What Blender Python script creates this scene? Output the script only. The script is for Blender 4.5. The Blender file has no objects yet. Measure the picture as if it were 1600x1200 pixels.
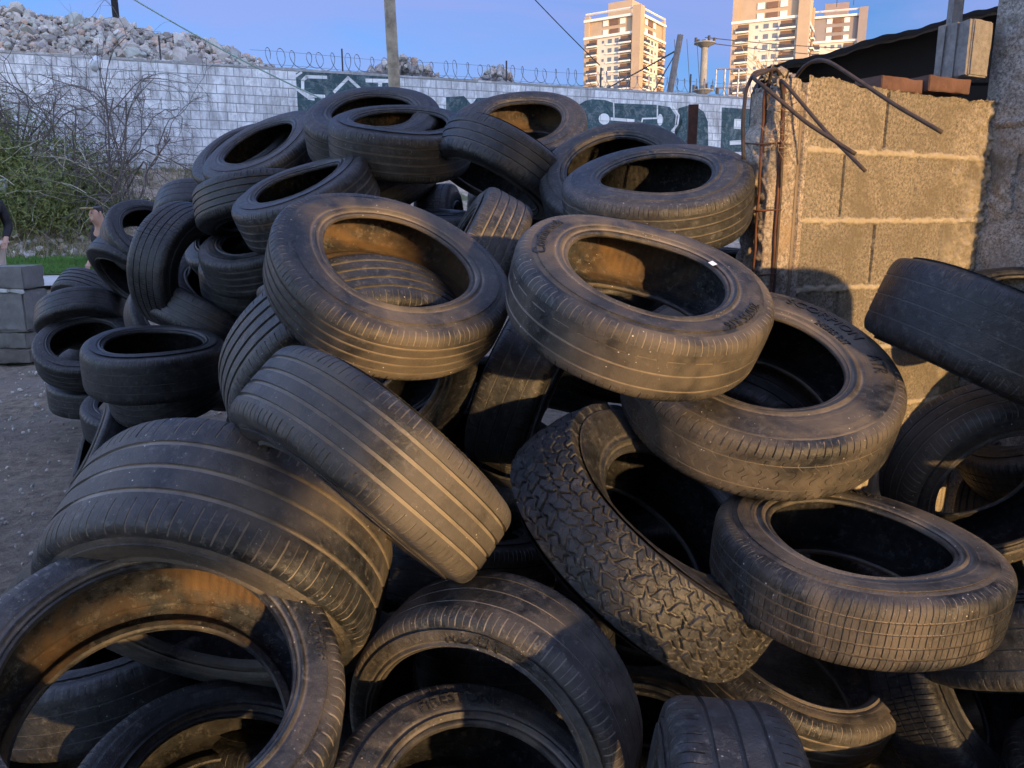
import bpy, bmesh, math, random
import numpy as np
from mathutils import Vector, Matrix
R_ = math.radians
# ---------------------------------------------------------------- camera, sky, sun, exposure
SC = bpy.context.scene; COL = SC.collection
cam_data = bpy.data.cameras.new('camera'); cam = bpy.data.objects.new('camera', cam_data); COL.objects.link(cam)
cam_data.sensor_width = 36; cam_data.lens = 36 * 1202 / 1600
cam_data.clip_start = 0.05; cam_data.clip_end = 3000
cam.location = (0, 0, 1.5); cam.rotation_euler = (R_(90 - 12), 0, 0)
SC.camera = cam
SUN_EL, SUN_AZ = R_(6.0), R_(28)            # azimuth to the right of straight behind the camera
SUNV = Vector((math.sin(SUN_AZ) * math.cos(SUN_EL), -math.cos(SUN_AZ) * math.cos(SUN_EL), math.sin(SUN_EL)))
sd = bpy.data.lights.new('sun', 'SUN'); sd.energy = 1.25; sd.angle = R_(0.9); sd.color = (1.0, 0.60, 0.25)
sun = bpy.data.objects.new('sun', sd); COL.objects.link(sun); sun.rotation_euler = SUNV.to_track_quat('Z', 'Y').to_euler()
W = bpy.data.worlds.new('World'); SC.world = W; W.use_nodes = True
def world():
    nt = W.node_tree; N = nt.nodes; L = nt.links; N.clear()
    out = N.new('ShaderNodeOutputWorld'); bg = N.new('ShaderNodeBackground'); L.new(bg.outputs[0], out.inputs[0])
    sky = N.new('ShaderNodeTexSky'); sky.sky_type = 'NISHITA'; sky.sun_disc = False
    sky.sun_elevation = SUN_EL; sky.sun_rotation = math.pi - SUN_AZ; sky.dust_density = 0.6; sky.ozone_density = 3.0; sky.air_density = 1.0
    tint = N.new('ShaderNodeMix'); tint.data_type = 'RGBA'; tint.blend_type = 'MULTIPLY'; tint.inputs[0].default_value = 1
    L.new(sky.outputs[0], tint.inputs[6]); tint.inputs[7].default_value = (SKYTINT[0], SKYTINT[1], SKYTINT[2], 1)
    tc = N.new('ShaderNodeTexCoord'); mp = N.new('ShaderNodeMapping'); mp.inputs['Scale'].default_value = (1.0, 1.0, 3.2); mp.inputs['Location'].default_value = (.3, .7, .1)
    L.new(tc.outputs['Generated'], mp.inputs[0])
    no = N.new('ShaderNodeTexNoise'); no.inputs['Scale'].default_value = 2.6; no.inputs['Detail'].default_value = 5; no.inputs['Roughness'].default_value = .5; no.inputs['Distortion'].default_value = .6
    L.new(mp.outputs[0], no.inputs[0])
    rp = N.new('ShaderNodeValToRGB'); rp.color_ramp.elements[0].position = .40; rp.color_ramp.elements[0].color = (0, 0, 0, 1); rp.color_ramp.elements[1].position = .64; rp.color_ramp.elements[1].color = (.75, .75, .75, 1)
    L.new(no.outputs[0], rp.inputs[0])
    cl = N.new('ShaderNodeMix'); cl.data_type = 'RGBA'; L.new(rp.outputs[0], cl.inputs[0]); L.new(tint.outputs[2], cl.inputs[6]); cl.inputs[7].default_value = CLOUD
    # the sky opposite the low sun is deeper than overhead
    sp = N.new('ShaderNodeSeparateXYZ'); L.new(tc.outputs['Generated'], sp.inputs[0])
    my = N.new('ShaderNodeMapRange'); my.inputs[1].default_value = .1; my.inputs[2].default_value = .85; my.interpolation_type = 'SMOOTHSTEP'; L.new(sp.outputs[1], my.inputs[0])
    dk = N.new('ShaderNodeMix'); dk.data_type = 'RGBA'; dk.blend_type = 'MULTIPLY'; dk.inputs[7].default_value = ANTI; L.new(my.outputs[0], dk.inputs[0]); L.new(cl.outputs[2], dk.inputs[6]); cl = dk
    L.new(cl.outputs[2], bg.inputs[0]); bg.inputs[1].default_value = SKYSTR
SKYTINT = (1.0, 1.05, 1.14); CLOUD = (2.5, 2.35, 3.5, 1); ANTI = (.158, .205, .285, 1); SKYSTR = 0.15
world()
SC.view_settings.view_transform = 'Standard'; SC.view_settings.look = 'None'; SC.view_settings.exposure = 2.55; SC.view_settings.gamma = 1
SC.view_settings.use_curve_mapping = False
SC.cycles.max_bounces = 6; SC.cycles.diffuse_bounces = 3; SC.cycles.glossy_bounces = 2; SC.cycles.use_denoising = True
rng = np.random.default_rng(7); random.seed(7)

# ---------------------------------------------------------------- helpers
def tag(o, label=None, cat=None, group=None, kind=None):
    if label: o['label'] = label
    if cat: o['category'] = cat
    if group: o['group'] = group
    if kind: o['kind'] = kind
    return o
def empty(name, M=None):
    o = bpy.data.objects.new(name, None); o.empty_display_size = .1; COL.objects.link(o)
    if M is not None: o.matrix_world = M
    return o
def mk(name, V, F, mat, parent=None, sharp=None, attrs=None):
    """one mesh object from vertex array and face array/list"""
    me = bpy.data.meshes.new(name); V = np.asarray(V, np.float32)
    if isinstance(F, np.ndarray):
        k = F.shape[1]; n = len(F)
        me.vertices.add(len(V)); me.vertices.foreach_set('co', V.ravel())
        me.loops.add(n * k); me.loops.foreach_set('vertex_index', F.astype(np.int32).ravel())
        me.polygons.add(n); me.polygons.foreach_set('loop_start', np.arange(0, n * k, k, dtype=np.int32)); me.polygons.foreach_set('loop_total', np.full(n, k, np.int32))
    else: me.from_pydata(V.tolist(), [], F)
    me.update(calc_edges=True); me.validate()
    if sharp is not None:
        me.polygons.foreach_set('use_smooth', np.ones(len(me.polygons), bool))
        if sharp < 180: me.set_sharp_from_angle(angle=R_(sharp))
    for an, av in (attrs or {}).items():
        a = me.attributes.new(an, 'FLOAT', 'POINT'); a.data.foreach_set('value', np.asarray(av, np.float32).ravel())
    me.materials.append(mat)
    o = bpy.data.objects.new(name, me); COL.objects.link(o)
    if parent: o.parent = parent
    return o
def gridF(nu, nv, closed=True, flip=False):
    i = np.arange(nu if closed else nu - 1)[:, None]; j = np.arange(nv - 1)[None, :]
    a = i * nv + j; b = ((i + 1) % nu) * nv + j
    f = np.stack([a, b, b + 1, a + 1], -1).reshape(-1, 4)
    return f[:, ::-1] if flip else f
class MB:
    def __init__(s): s.V = []; s.F = []; s.n = 0
    def add(s, V, F):
        V = np.asarray(V, float); s.V.append(V); s.F += [tuple(int(i) + s.n for i in f) for f in F]; s.n += len(V)
    def box(s, c, d, M=None, jit=0):
        c = np.array(c, float); d = np.array(d, float) / 2
        v = np.array([[x, y, z] for x in (-1, 1) for y in (-1, 1) for z in (-1, 1)], float) * d + c
        if jit: v += rng.normal(0, jit, v.shape)
        if M is not None: v = v @ np.array(M)[:3, :3].T + np.array(M)[:3, 3]
        s.add(v, [(0, 1, 3, 2), (4, 6, 7, 5), (0, 4, 5, 1), (2, 3, 7, 6), (0, 2, 6, 4), (1, 5, 7, 3)])
    def tube(s, pts, r, k=6, cap=True):
        P = np.array(pts, float); n = len(P); r = np.full(n, r) if np.isscalar(r) else np.array(r)
        t = np.gradient(P, axis=0); t /= np.linalg.norm(t, axis=1)[:, None] + 1e-9
        up = np.array([0, 0, 1.]) if abs(t[:, 2]).mean() < .8 else np.array([1., 0, 0])
        u = np.cross(t, up); u /= np.linalg.norm(u, axis=1)[:, None] + 1e-9; w = np.cross(t, u)
        a = np.linspace(0, 2 * math.pi, k, endpoint=False)
        V = P[:, None] + r[:, None, None] * (np.cos(a)[None, :, None] * u[:, None] + np.sin(a)[None, :, None] * w[:, None])
        F = [(i * k + j, i * k + (j + 1) % k, (i + 1) * k + (j + 1) % k, (i + 1) * k + j) for i in range(n - 1) for j in range(k)]
        if cap: F += [tuple(range(k))[::-1], tuple((n - 1) * k + j for j in range(k))]
        s.add(V.reshape(-1, 3), F)
    def build(s, name, mat, parent=None, sharp=None):
        return mk(name, np.concatenate(s.V), s.F, mat, parent, sharp)
def vnoise(P, scale, seed=0, octaves=3):
    """value noise on Nx3 points"""
    out = np.zeros(len(P)); amp = 1; tot = 0
    for o in range(octaves):
        q = P * scale * (2 ** o) + seed * 17.31 + o * 5.7; i = np.floor(q).astype(np.int64); f = q - i; f = f * f * (3 - 2 * f)
        def h(a, b, c):
            n = (a * 73856093) ^ (b * 19349663) ^ (c * 83492791); n = (n ^ (n >> 13)) * 1274126177; return ((n ^ (n >> 16)) & 0xffff) / 65535.
        r = 0
        for dx in (0, 1):
            for dy in (0, 1):
                for dz in (0, 1):
                    wgt = (f[:, 0] if dx else 1 - f[:, 0]) * (f[:, 1] if dy else 1 - f[:, 1]) * (f[:, 2] if dz else 1 - f[:, 2])
                    r = r + wgt * h(i[:, 0] + dx, i[:, 1] + dy, i[:, 2] + dz)
        out += amp * (r - .5) * 2; tot += amp; amp *= .5
    return out / tot

# ---------------------------------------------------------------- materials
def mat(name):
    m = bpy.data.materials.new(name); m.use_nodes = True; nt = m.node_tree; b = nt.nodes['Principled BSDF']
    return m, nt, nt.nodes, nt.links, b
def noise(N, L, scale, detail=4, rough=.55, coord=None, dist=0, vec='Object'):
    n = N.new('ShaderNodeTexNoise'); n.inputs['Scale'].default_value = scale; n.inputs['Detail'].default_value = detail; n.inputs['Roughness'].default_value = rough; n.inputs['Distortion'].default_value = dist
    if coord is None: coord = N.new('ShaderNodeTexCoord').outputs[vec]
    L.new(coord, n.inputs['Vector']); return n.outputs['Fac']
def ramp(N, L, src, stops):
    r = N.new('ShaderNodeValToRGB'); e = r.color_ramp.elements
    while len(e) < len(stops): e.new(.5)
    for k, (p, c) in zip(e, stops):
        k.position = p; k.color = (c, c, c, 1) if np.isscalar(c) else (*c, 1)
    L.new(src, r.inputs[0]); return r.outputs[0]
def mixc(N, L, f, a, b, mode='MIX'):
    m = N.new('ShaderNodeMix'); m.data_type = 'RGBA'; m.blend_type = mode
    for s, v in ((0, f), (6, a), (7, b)):
        if isinstance(v, bpy.types.NodeSocket): L.new(v, m.inputs[s])
        else: m.inputs[s].default_value = v if np.isscalar(v) else (*v, 1)
    return m.outputs[2]
def mth(N, L, op, a, b=0.0, clamp=False):
    m = N.new('ShaderNodeMath'); m.operation = op; m.use_clamp = clamp
    for s, v in ((0, a), (1, b)):
        if isinstance(v, bpy.types.NodeSocket): L.new(v, m.inputs[s])
        else: m.inputs[s].default_value = v
    return m.outputs[0]
def bump(N, L, b, h, strength=.4, dist=.002):
    n = N.new('ShaderNodeBump'); n.inputs['Strength'].default_value = strength; n.inputs['Distance'].default_value = dist; L.new(h, n.inputs['Height']); L.new(n.outputs[0], b.inputs['Normal'])
def rubber(name, dust, dcol, grey=.05, rough=.5, specks=.5, liner=False):
    m, nt, N, L, b = mat(name)
    co = N.new('ShaderNodeTexCoord').outputs['Object']
    oi = N.new('ShaderNodeObjectInfo').outputs['Random']
    off = N.new('ShaderNodeVectorMath'); off.operation = 'ADD'; cv = N.new('ShaderNodeCombineXYZ'); L.new(mth(N, L, 'MULTIPLY', oi, 19.), cv.inputs[0]); L.new(co, off.inputs[0]); L.new(cv.outputs[0], off.inputs[1]); c2 = off.outputs[0]
    big = noise(N, L, 3.2, 3, .6, c2, .8); mid = noise(N, L, 22, 5, .65, c2); fine = noise(N, L, 260, 3, .6, c2)
    base = mixc(N, L, ramp(N, L, mid, [(.32, 0.), (.68, 1.)]), (grey * .26, grey * .31, grey * .38), (grey * 1.15, grey * 1.3, grey * 1.5))
    base = mixc(N, L, ramp(N, L, noise(N, L, 7, 8, .78, c2), [(.5, 0.), (.68, .7)]), base, (grey * 2.3, grey * 2.25, grey * 2.2))
    base = mixc(N, L, ramp(N, L, noise(N, L, 48, 5, .75, c2), [(.54, 0.), (.64, .85)]), base, (grey * 3.0, grey * 3.0, grey * 2.9))
    base = mixc(N, L, ramp(N, L, noise(N, L, 34, 5, .75, c2), [(.34, .9), (.46, 0.)]), base, (grey * .15, grey * .16, grey * .18))
    at = N.new('ShaderNodeAttribute'); at.attribute_name = 'dirt'
    dm = ramp(N, L, big, [(.42, 0.), (.60, 1.)]); dm = mth(N, L, 'MULTIPLY', dm, mth(N, L, 'ADD', mth(N, L, 'MULTIPLY', mid, .9), .45))
    f = mth(N, L, 'MULTIPLY', dm, dust, True)
    col = mixc(N, L, f, base, dcol)
    gd = mth(N, L, 'MULTIPLY', mth(N, L, 'MULTIPLY', at.outputs['Fac'], .22 + dust * .8), mth(N, L, 'ADD', mth(N, L, 'MULTIPLY', noise(N, L, 9, 4, .7, c2), 1.6), -.1), True)
    col = mixc(N, L, gd, col, tuple(np.array(dcol) * 2.9))
    # pale scuffs and grit
    vo = N.new('ShaderNodeTexVoronoi'); vo.inputs['Scale'].default_value = 95; L.new(c2, vo.inputs['Vector'])
    sp = mth(N, L, 'MULTIPLY', ramp(N, L, vo.outputs['Distance'], [(.0, 1.), (.17, 0.)]), ramp(N, L, noise(N, L, 14, 3, .6, c2), [(.52, 0.), (.66, 1.)]))
    col = mixc(N, L, mth(N, L, 'MULTIPLY', sp, specks), col, (.42, .39, .34))
    v3 = N.new('ShaderNodeTexVoronoi'); v3.inputs['Scale'].default_value = 42; L.new(c2, v3.inputs['Vector']); col = mixc(N, L, mth(N, L, 'MULTIPLY', mth(N, L, 'MULTIPLY', ramp(N, L, v3.outputs['Distance'], [(.0, 1.), (.055, 1.), (.075, 0.)]), ramp(N, L, noise(N, L, 5, 3, .6, c2), [(.52, 0.), (.60, 1.)])), specks), col, (.50, .49, .46))
    L.new(col, b.inputs['Base Color'])
    L.new(mth(N, L, 'ADD', mth(N, L, 'MULTIPLY', f, .3), mth(N, L, 'ADD', mth(N, L, 'MULTIPLY', mid, .3), rough - .15), True), b.inputs['Roughness'])
    b.inputs['Specular IOR Level'].default_value = .36 if not liner else .12
    bump(N, L, b, mth(N, L, 'ADD', mth(N, L, 'MULTIPLY', mid, 1.2), mth(N, L, 'ADD', mth(N, L, 'MULTIPLY', noise(N, L, 85, 5, .75, c2), .9), mth(N, L, 'MULTIPLY', fine, .35))), .8, .0026)
    return m
DUST = (.088, .074, .058); OCHRE = (.13, .084, .045)
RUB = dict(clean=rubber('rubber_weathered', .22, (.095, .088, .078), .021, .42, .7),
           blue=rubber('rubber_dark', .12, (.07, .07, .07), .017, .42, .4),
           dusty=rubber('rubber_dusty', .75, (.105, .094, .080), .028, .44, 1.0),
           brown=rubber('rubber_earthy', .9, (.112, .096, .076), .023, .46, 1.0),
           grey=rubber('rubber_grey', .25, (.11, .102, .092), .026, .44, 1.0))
LIN = dict(clean=rubber('liner_dark', .1, (.05, .04, .03), .016, .75, .1, True), brown=rubber('liner_dusty', .95, OCHRE, .04, .75, .5, True))
def flat(name, c, rough=.8, var=.25, scale=6, bs=.3, bd=.01, metal=0, vec='Object'):
    m, nt, N, L, b = mat(name)
    n = noise(N, L, scale, 6, .65, vec=vec); c = np.array(c)
    L.new(mixc(N, L, ramp(N, L, n, [(.3, 0.), (.7, 1.)]), tuple(c * (1 - var)), tuple(np.minimum(c * (1 + var), 1))), b.inputs['Base Color'])
    b.inputs['Roughness'].default_value = rough; b.inputs['Metallic'].default_value = metal
    if bs: bump(N, L, b, noise(N, L, scale * 6, 4, .6, vec=vec), bs, bd)
    return m

# ---------------------------------------------------------------- tyres
STK = flat('white_paper_label', (.7, .74, .74), .5, .1, 30, 0)
def text_pts(s):
    cu = bpy.data.curves.new('t', 'FONT'); cu.body = s; cu.size = 1; cu.resolution_u = 3; cu.align_x = 'CENTER'; cu.extrude = 0
    o = bpy.data.objects.new('t', cu); COL.objects.link(o); dg = bpy.context.evaluated_depsgraph_get(); dg.update()
    me = bpy.data.meshes.new_from_object(o.evaluated_get(dg)); bpy.data.objects.remove(o)
    bm = bmesh.new(); bm.from_mesh(me); bmesh.ops.triangulate(bm, faces=bm.faces)
    for _ in range(1): bmesh.ops.subdivide_edges(bm, edges=[e for e in bm.edges if e.calc_length() > .25], cuts=3)
    bmesh.ops.triangulate(bm, faces=bm.faces)
    ex = bmesh.ops.extrude_face_region(bm, geom=bm.faces[:])
    top = [v for v in ex['geom'] if isinstance(v, bmesh.types.BMVert)]
    for v in top: v.co.z = 1
    V = np.array([v.co[:] for v in bm.verts]); bm.verts.index_update(); F = [tuple(v.index for v in f.verts) for f in bm.faces]
    bm.free(); bpy.data.meshes.remove(me); return V, F
TXT = {}
def side_profile(R, rb, Wd, s):
    """sidewall section from shoulder to bead toe: (z, r, dirt); finely ringed"""
    H = R - rb
    key = [(.4624, R - .0368), (.478, R - .050), (.493, rb + .62 * H), (.497, rb + .50 * H), (.492, rb + .34 * H), (.482, rb + .22 * H), (.484, rb + .175 * H), (.468, rb + .13 * H), (.464, rb + .07 * H), (.455, rb + .012), (.440, rb + .002), (.40, rb), (.375, rb + .004)]
    z = np.array([k[0] for k in key]); r = np.array([k[1] for k in key]); t = np.concatenate([[0], np.cumsum(np.hypot(np.diff(z) * Wd, np.diff(r)))])
    tt = np.linspace(0, t[-1], 56); Z = np.interp(tt, t, z) * Wd; Rr = np.interp(tt, t, r)
    f = (Rr - rb) / H; rel = np.zeros_like(Z)
    for c, w, h in ((.84, .010, .0014), (.80, .010, .0014), (.74, .012, .0012), (.36, .010, .0010), (.32, .010, .0010), (.26, .02, -.0020), (.185, .03, .0035), (.10, .015, -.002)): rel += h * np.exp(-((f - c) / w) ** 2)
    dirt = np.zeros_like(Z)
    for c, w, h in ((.77, .012, .5), (.26, .025, .6), (.12, .02, .7)): dirt += h * np.exp(-((f - c) / w) ** 2)
    return s * (Z + rel), Rr, dirt
PATTERN = dict(
    rib=dict(g=[(-.56, .080, .0062), (-.19, .085, .0062), (.19, .085, .0062), (.56, .080, .0062)], P=66, sh=.72, sd=.0030, mid=.0, slant=.010),
    dash=dict(g=[(-.55, .065, .0042), (.0, .065, .0042)], P=58, sh=.72, sd=.0030, mid=.0, slant=.006, dash=(.46, .03)),
    worn=dict(g=[(-.52, .03, .0025), (0, .03, .0022), (.52, .03, .0025)], P=60, sh=.74, sd=.0020, mid=.0, slant=.012),
    slick=dict(g=[(-.5, .022, .0016), (-.1, .015, .0012), (.4, .022, .0016)], P=54, sh=.8, sd=.0012, mid=0, slant=.01),
    three=dict(g=[(-.42, .075, .0065), (.02, .075, .0065), (.46, .075, .0065)], P=52, sh=.60, sd=.0035, mid=.0, slant=.018),
    block=dict(g=[(-.55, .04, .005), (-.2, .04, .005), (.2, .04, .005), (.55, .04, .005)], P=74, sh=.6, sd=.0050, mid=.0045, slant=.012),
    at=dict(g=[(-.46, .03, .003), (.46, .03, .003)], P=60, sh=.74, sd=.0065, mid=.0022, slant=.02, wave=True))
def tyre_mesh_parts(root, R, rb, Wd, pat='rib', rub='clean', liner='clean', q=2, texts=(), ov=(0, 0), tw=None, seed=0, lettering=True, crown=.05, uneven=1.0, sticker=None):
    hw = .425 * Wd; rs = np.random.default_rng(seed + 11)
    ph = rs.uniform(0, 6.28, 8)
    if ov == (0, 0): ov = (rs.uniform(.010, .026), rs.uniform(0, 3.14))
    def deform(P, rc=(rb + R) / 2):
        """P: (...,3) local; ovality, slight lobing, cross-section twist"""
        x, y, z = P[..., 0], P[..., 1], P[..., 2]; a = np.arctan2(y, x); r = np.hypot(x, y)
        if tw:
            amp, p0, wd, push = tw; d = (a - p0 + math.pi) % (2 * math.pi) - math.pi; w = np.exp(-(d / wd) ** 2) * amp
            c, s = np.cos(w), np.sin(w); dr = r - rc; r, z = rc + dr * c - z * s - push * np.exp(-(d / wd) ** 2), dr * s + z * c
        k = (1 + ov[0] * np.cos(2 * (a - ov[1])) + .0035 * np.sin(3 * a + ph[0]) + .0025 * np.sin(5 * a + ph[1])) * r
        z = z + .006 * np.sin(2 * a + ph[2]) + .003 * np.sin(3 * a + ph[3])
        return np.stack([k * np.cos(a), k * np.sin(a), z], -1)
    def rev(us, Z, Rr, name, mt, par, sharp, dirt=None, flip=False, slant=None):
        U = us[:, None] + (slant[None, :] if slant is not None else 0)
        Zb = Z if Z.ndim == 2 else np.broadcast_to(Z, (len(us), len(Z))); Rb = Rr if Rr.ndim == 2 else np.broadcast_to(Rr, Zb.shape)
        P = deform(np.stack([Rb * np.cos(U), Rb * np.sin(U), Zb], -1)); nv = P.shape[1]
        d = None
        if dirt is not None: d = {'dirt': (dirt if dirt.ndim == 2 else np.broadcast_to(dirt, Zb.shape)).ravel()}
        return mk(name, P.reshape(-1, 3), gridF(len(us), nv, True, flip), mt, par, sharp, d)
    # --- tread
    if pat == 'mud':
        nu, nv = 1000, 120; us = np.linspace(0, 2 * math.pi, nu, endpoint=False); t = np.linspace(-1.16, 1.16, nv)
        A, Tt = np.meshgrid(us, t, indexing='ij')
        # lug cells: jittered offset grid, nearest two distances
        npch, nr = 40, 7; q0 = np.stack([np.cos(A) * R, np.sin(A) * R, Tt * hw], -1).reshape(-1, 3)
        X = A / (2 * math.pi) * npch + .16 * vnoise(q0, 22, 31, 2).reshape(A.shape); Y = (Tt + 1.16) / 2.32 * nr + .14 * vnoise(q0, 24, 32, 2).reshape(A.shape)
        tri = lambda v: 2 * np.abs(2 * (v - np.floor(v)) - 1) - 1
        Yz = Y + .20 * tri(X) + .08 * tri(X * 2 + .3); row = np.floor(Yz); fy = Yz - row; Xr = X + .5 * (row % 2) + .20 * tri(Yz * .5 + .25 * row); fx = Xr - np.floor(Xr)
        jj = rs.uniform(0, 1, (60, 20)); blk = jj[(np.floor(Xr).astype(int)) % 60, (row.astype(int)) % 20]
        gy = np.minimum(fy, 1 - fy); gx = np.minimum(fx, 1 - fx) * 1.25; e = np.minimum(gy, gx); gr = np.clip((.115 - e) / .05, 0, 1); gr = gr * gr * (3 - 2 * gr)
        sip = np.clip((.022 - np.abs(fx - .5 + .06 * tri(fy * 2))) / .012, 0, 1) * (fy > .2) * (fy < .8) * (np.abs(Tt) < .85); gr = gr * (.55 + .45 * np.clip(vnoise(q0, 9, 33, 2).reshape(A.shape) * 2 + .8, 0, 1))
        q3 = np.stack([np.cos(A) * R, np.sin(A) * R, Tt * hw], -1).reshape(-1, 3); wv = vnoise(q3, 26, 3).reshape(A.shape)
        rr = np.where(np.abs(Tt) <= 1, R - .012 * Tt ** 2, R - .012 - (np.abs(Tt) - 1) * .16); zz = np.where(np.abs(Tt) <= 1, Tt * hw, np.sign(Tt) * (hw + (np.abs(Tt) - 1) * .22 * hw))
        rr = rr - gr * .0085 - sip * .0025 + wv * .0024 + (blk - .5) * .0022 + (gr < .05) * vnoise(q0, 60, 34, 2).reshape(A.shape) * .0012
        rev(us, zz, rr, 'tread', RUB[rub], root, 32, dirt=np.clip(gr * .8 + sip * .6, 0, 1))
    else:
        p = PATTERN[pat]; P = p['P'] if q >= 1 else 40
        if q >= 2: tpl = [0, .012, .085, .097, .2, .32, .44, .5, .508, .545, .553, .66, .78, .89]
        elif q == 1: tpl = [0, .02, .1, .12, .33, .52, .55, .78]
        else: tpl = [0, .03, .13, .16, .6]
        tpl = np.array(tpl); us = ((np.arange(P)[:, None] + tpl[None]) / P * 2 * math.pi).ravel(); phs = np.tile(tpl, P)
        rows = [(-1, -1)]; e = .008
        for c, w, d in p['g']: rows += [(c - w / 2 - e, 0), (c - w / 2, 1), (c + w / 2, 1), (c + w / 2 + e, 0)]
        base = np.linspace(-1, 1, 34 if q >= 2 else 18)
        if p.get('dash'): c, w = p['dash']; rows += [(c - w / 2 - e, 0), (c - w / 2, 1), (c + w / 2, 1), (c + w / 2 + e, 0)]
        ts = [x for x, _ in rows[1:]]; dep = {round(x, 5): 0 for x, _ in rows}
        T_ = sorted(list(ts) + [b for b in base if min([abs(b - (c)) - w / 2 - e for c, w, d in p['g']] + [9]) > .012] + [p['sh'], p['sh'] + .012, -p['sh'], -p['sh'] - .012])
        T_ = np.array(T_); ext = np.array([1.045, 1.085, 1.12, 1.15]); T_ = np.concatenate([-ext[::-1], T_, ext])
        g = np.zeros(len(T_)); 
        for c, w, d in p['g']: g = np.maximum(g, np.where(np.abs(T_ - c) <= w / 2 + 1e-6, d, 0))
        ab = np.abs(T_); drop = crown * .5 * np.clip(ab, 0, 1) ** 2 * R * .35
        exz = np.interp(ab, [0, 1, 1.045, 1.085, 1.12, 1.15], [0, 1, 1.035, 1.06, 1.078, 1.088]); exr = np.interp(ab, [0, .72, .84, .92, 1, 1.045, 1.085, 1.12, 1.15], [0, 0, .0015, .0042, .009, .0135, .0195, .0265, .034])
        rr = (R - drop - exr)[None] * np.ones((len(us), 1)); dirt = np.zeros_like(rr) + (g > 0)[None] * .85
        slot = ((phs > .005) & (phs < .09)).astype(float); sipe = ((phs > .503) & (phs < .55)).astype(float)
        shm = (ab > p['sh'] + .006).astype(float) * (ab < 1.10); blk = np.repeat(np.arange(P), len(tpl))
        wear = rs.uniform(.5, 1.0, P)[blk]
        D = g[None] * (1 + 0 * rr) + slot[:, None] * shm[None] * p['sd'] * wear[:, None] + sipe[:, None] * shm[None] * p['sd'] * .45 * wear[:, None]
        dirt += (slot[:, None] * .75 + sipe[:, None] * .5) * shm[None]
        if p.get('dash'):
            on = (np.abs(T_ - p['dash'][0]) <= p['dash'][1] / 2 + 1e-6)[None] * (((blk % 2 == 0) | (phs < .25)))[:, None]; D = D + on * .005; dirt = dirt + on * .9
        if p['mid']:
            mid = (ab < p['sh'] - .006).astype(float)
            if p.get('wave'):
                band = ((np.floor(T_ * 3.2 + 50) + 0) % 2)[None]; s2 = slot[:, None] * band + sipe[:, None] * (1 - band)
            else: s2 = slot[:, None] + sipe[:, None] * .8
            D += s2 * mid[None] * p['mid'] * wear[:, None]; dirt += s2 * mid[None] * .5
        q3 = np.stack([np.cos(us)[:, None] * R + 0 * rr, np.sin(us)[:, None] * R + 0 * rr, T_[None] * hw + 0 * rr], -1).reshape(-1, 3)
        nz = vnoise(q3, 16, seed % 50, 3).reshape(rr.shape)
        low = vnoise(q3, 5, seed % 50 + 9, 2).reshape(rr.shape)
        D = D * np.clip(1 + 1.1 * low * uneven, .25, 1.4)
        rr = rr - D + nz * .0007 * uneven + low * .0012 * uneven
        sl = p['slant'] * np.sign(T_) * np.clip(ab - .3, 0, 1) ** 1.5 * 2.4
        if p.get('wave'): sl = sl + .03 * np.sin(T_ * 9) * (ab < p['sh'])
        sl = np.where(ab > 1, sl[np.argmin(np.abs(ab - 1))] * np.sign(T_) * np.sign(sl[-1] if sl[-1] else 1), sl) if False else sl
        rev(us, np.sign(T_) * exz * hw, rr, 'tread', RUB[rub], root, 30, dirt=np.clip(dirt, 0, 1), slant=sl)
    # --- sidewalls with bead
    nu = (400, 200, 120)[2 - q]; us = np.linspace(0, 2 * math.pi, nu, endpoint=False)
    walls = {}
    for s in (1, -1):
        Z, Rr, dirt = side_profile(R, rb, Wd, s)
        q3 = np.stack([np.cos(us)[:, None] * Rr[None], np.sin(us)[:, None] * Rr[None], Z[None] + 0 * us[:, None]], -1)
        nz = vnoise(q3.reshape(-1, 3), 14, seed % 40 + 3, 3).reshape(q3.shape[:2]); cr = vnoise(q3.reshape(-1, 3), 60, seed % 40 + 4, 2).reshape(q3.shape[:2])
        rad = np.clip((Rr - (R - .066)) / .02, 0, 1) * np.clip((R - .038 - Rr) / .004, 0, 1)
        kn = (np.sin(us * 150)[:, None] > .2) * rad[None] * .0009 + (np.sin(us * 120)[:, None] > 0) * (np.abs((Rr - rb) / (R - rb) - .28) < .03)[None] * (np.sin(us * 3 + ph[4])[:, None] > .1) * .0008
        walls[s] = rev(us, Z[None] + s * (nz * .0008 + cr * .0004 + kn), Rr[None] + 0 * nz, 'sidewall', RUB[rub], root, 50, dirt=np.clip(dirt[None] * (.6 + .8 * nz), 0, 1), flip=(s < 0))
    # --- inner liner
    H = R - rb; key = [(.375, rb + .004), (.385, rb + .02), (.43, rb + .25 * H), (.462, rb + .45 * H), (.445, rb + .7 * H), (.40, R - .034), (.30, R - .021), (.0, R - .018)]
    Z = np.array([k[0] * Wd for k in key] + [-k[0] * Wd for k in key[-2::-1]]); Rr = np.array([k[1] for k in key] + [k[1] for k in key[-2::-1]])
    tt = np.linspace(0, 1, 41); tk = np.linspace(0, 1, len(Z)); Zf = np.interp(tt, tk, Z); Rf = np.interp(tt, tk, Rr)
    ribs = .0012 * np.sin(us * (100 if q == 2 else 60))[:, None] * (np.abs(Zf) < .34 * Wd)[None]
    rev(us, Zf, Rf[None] + ribs, 'inner_liner', LIN[liner], root, 60, flip=True)
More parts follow.
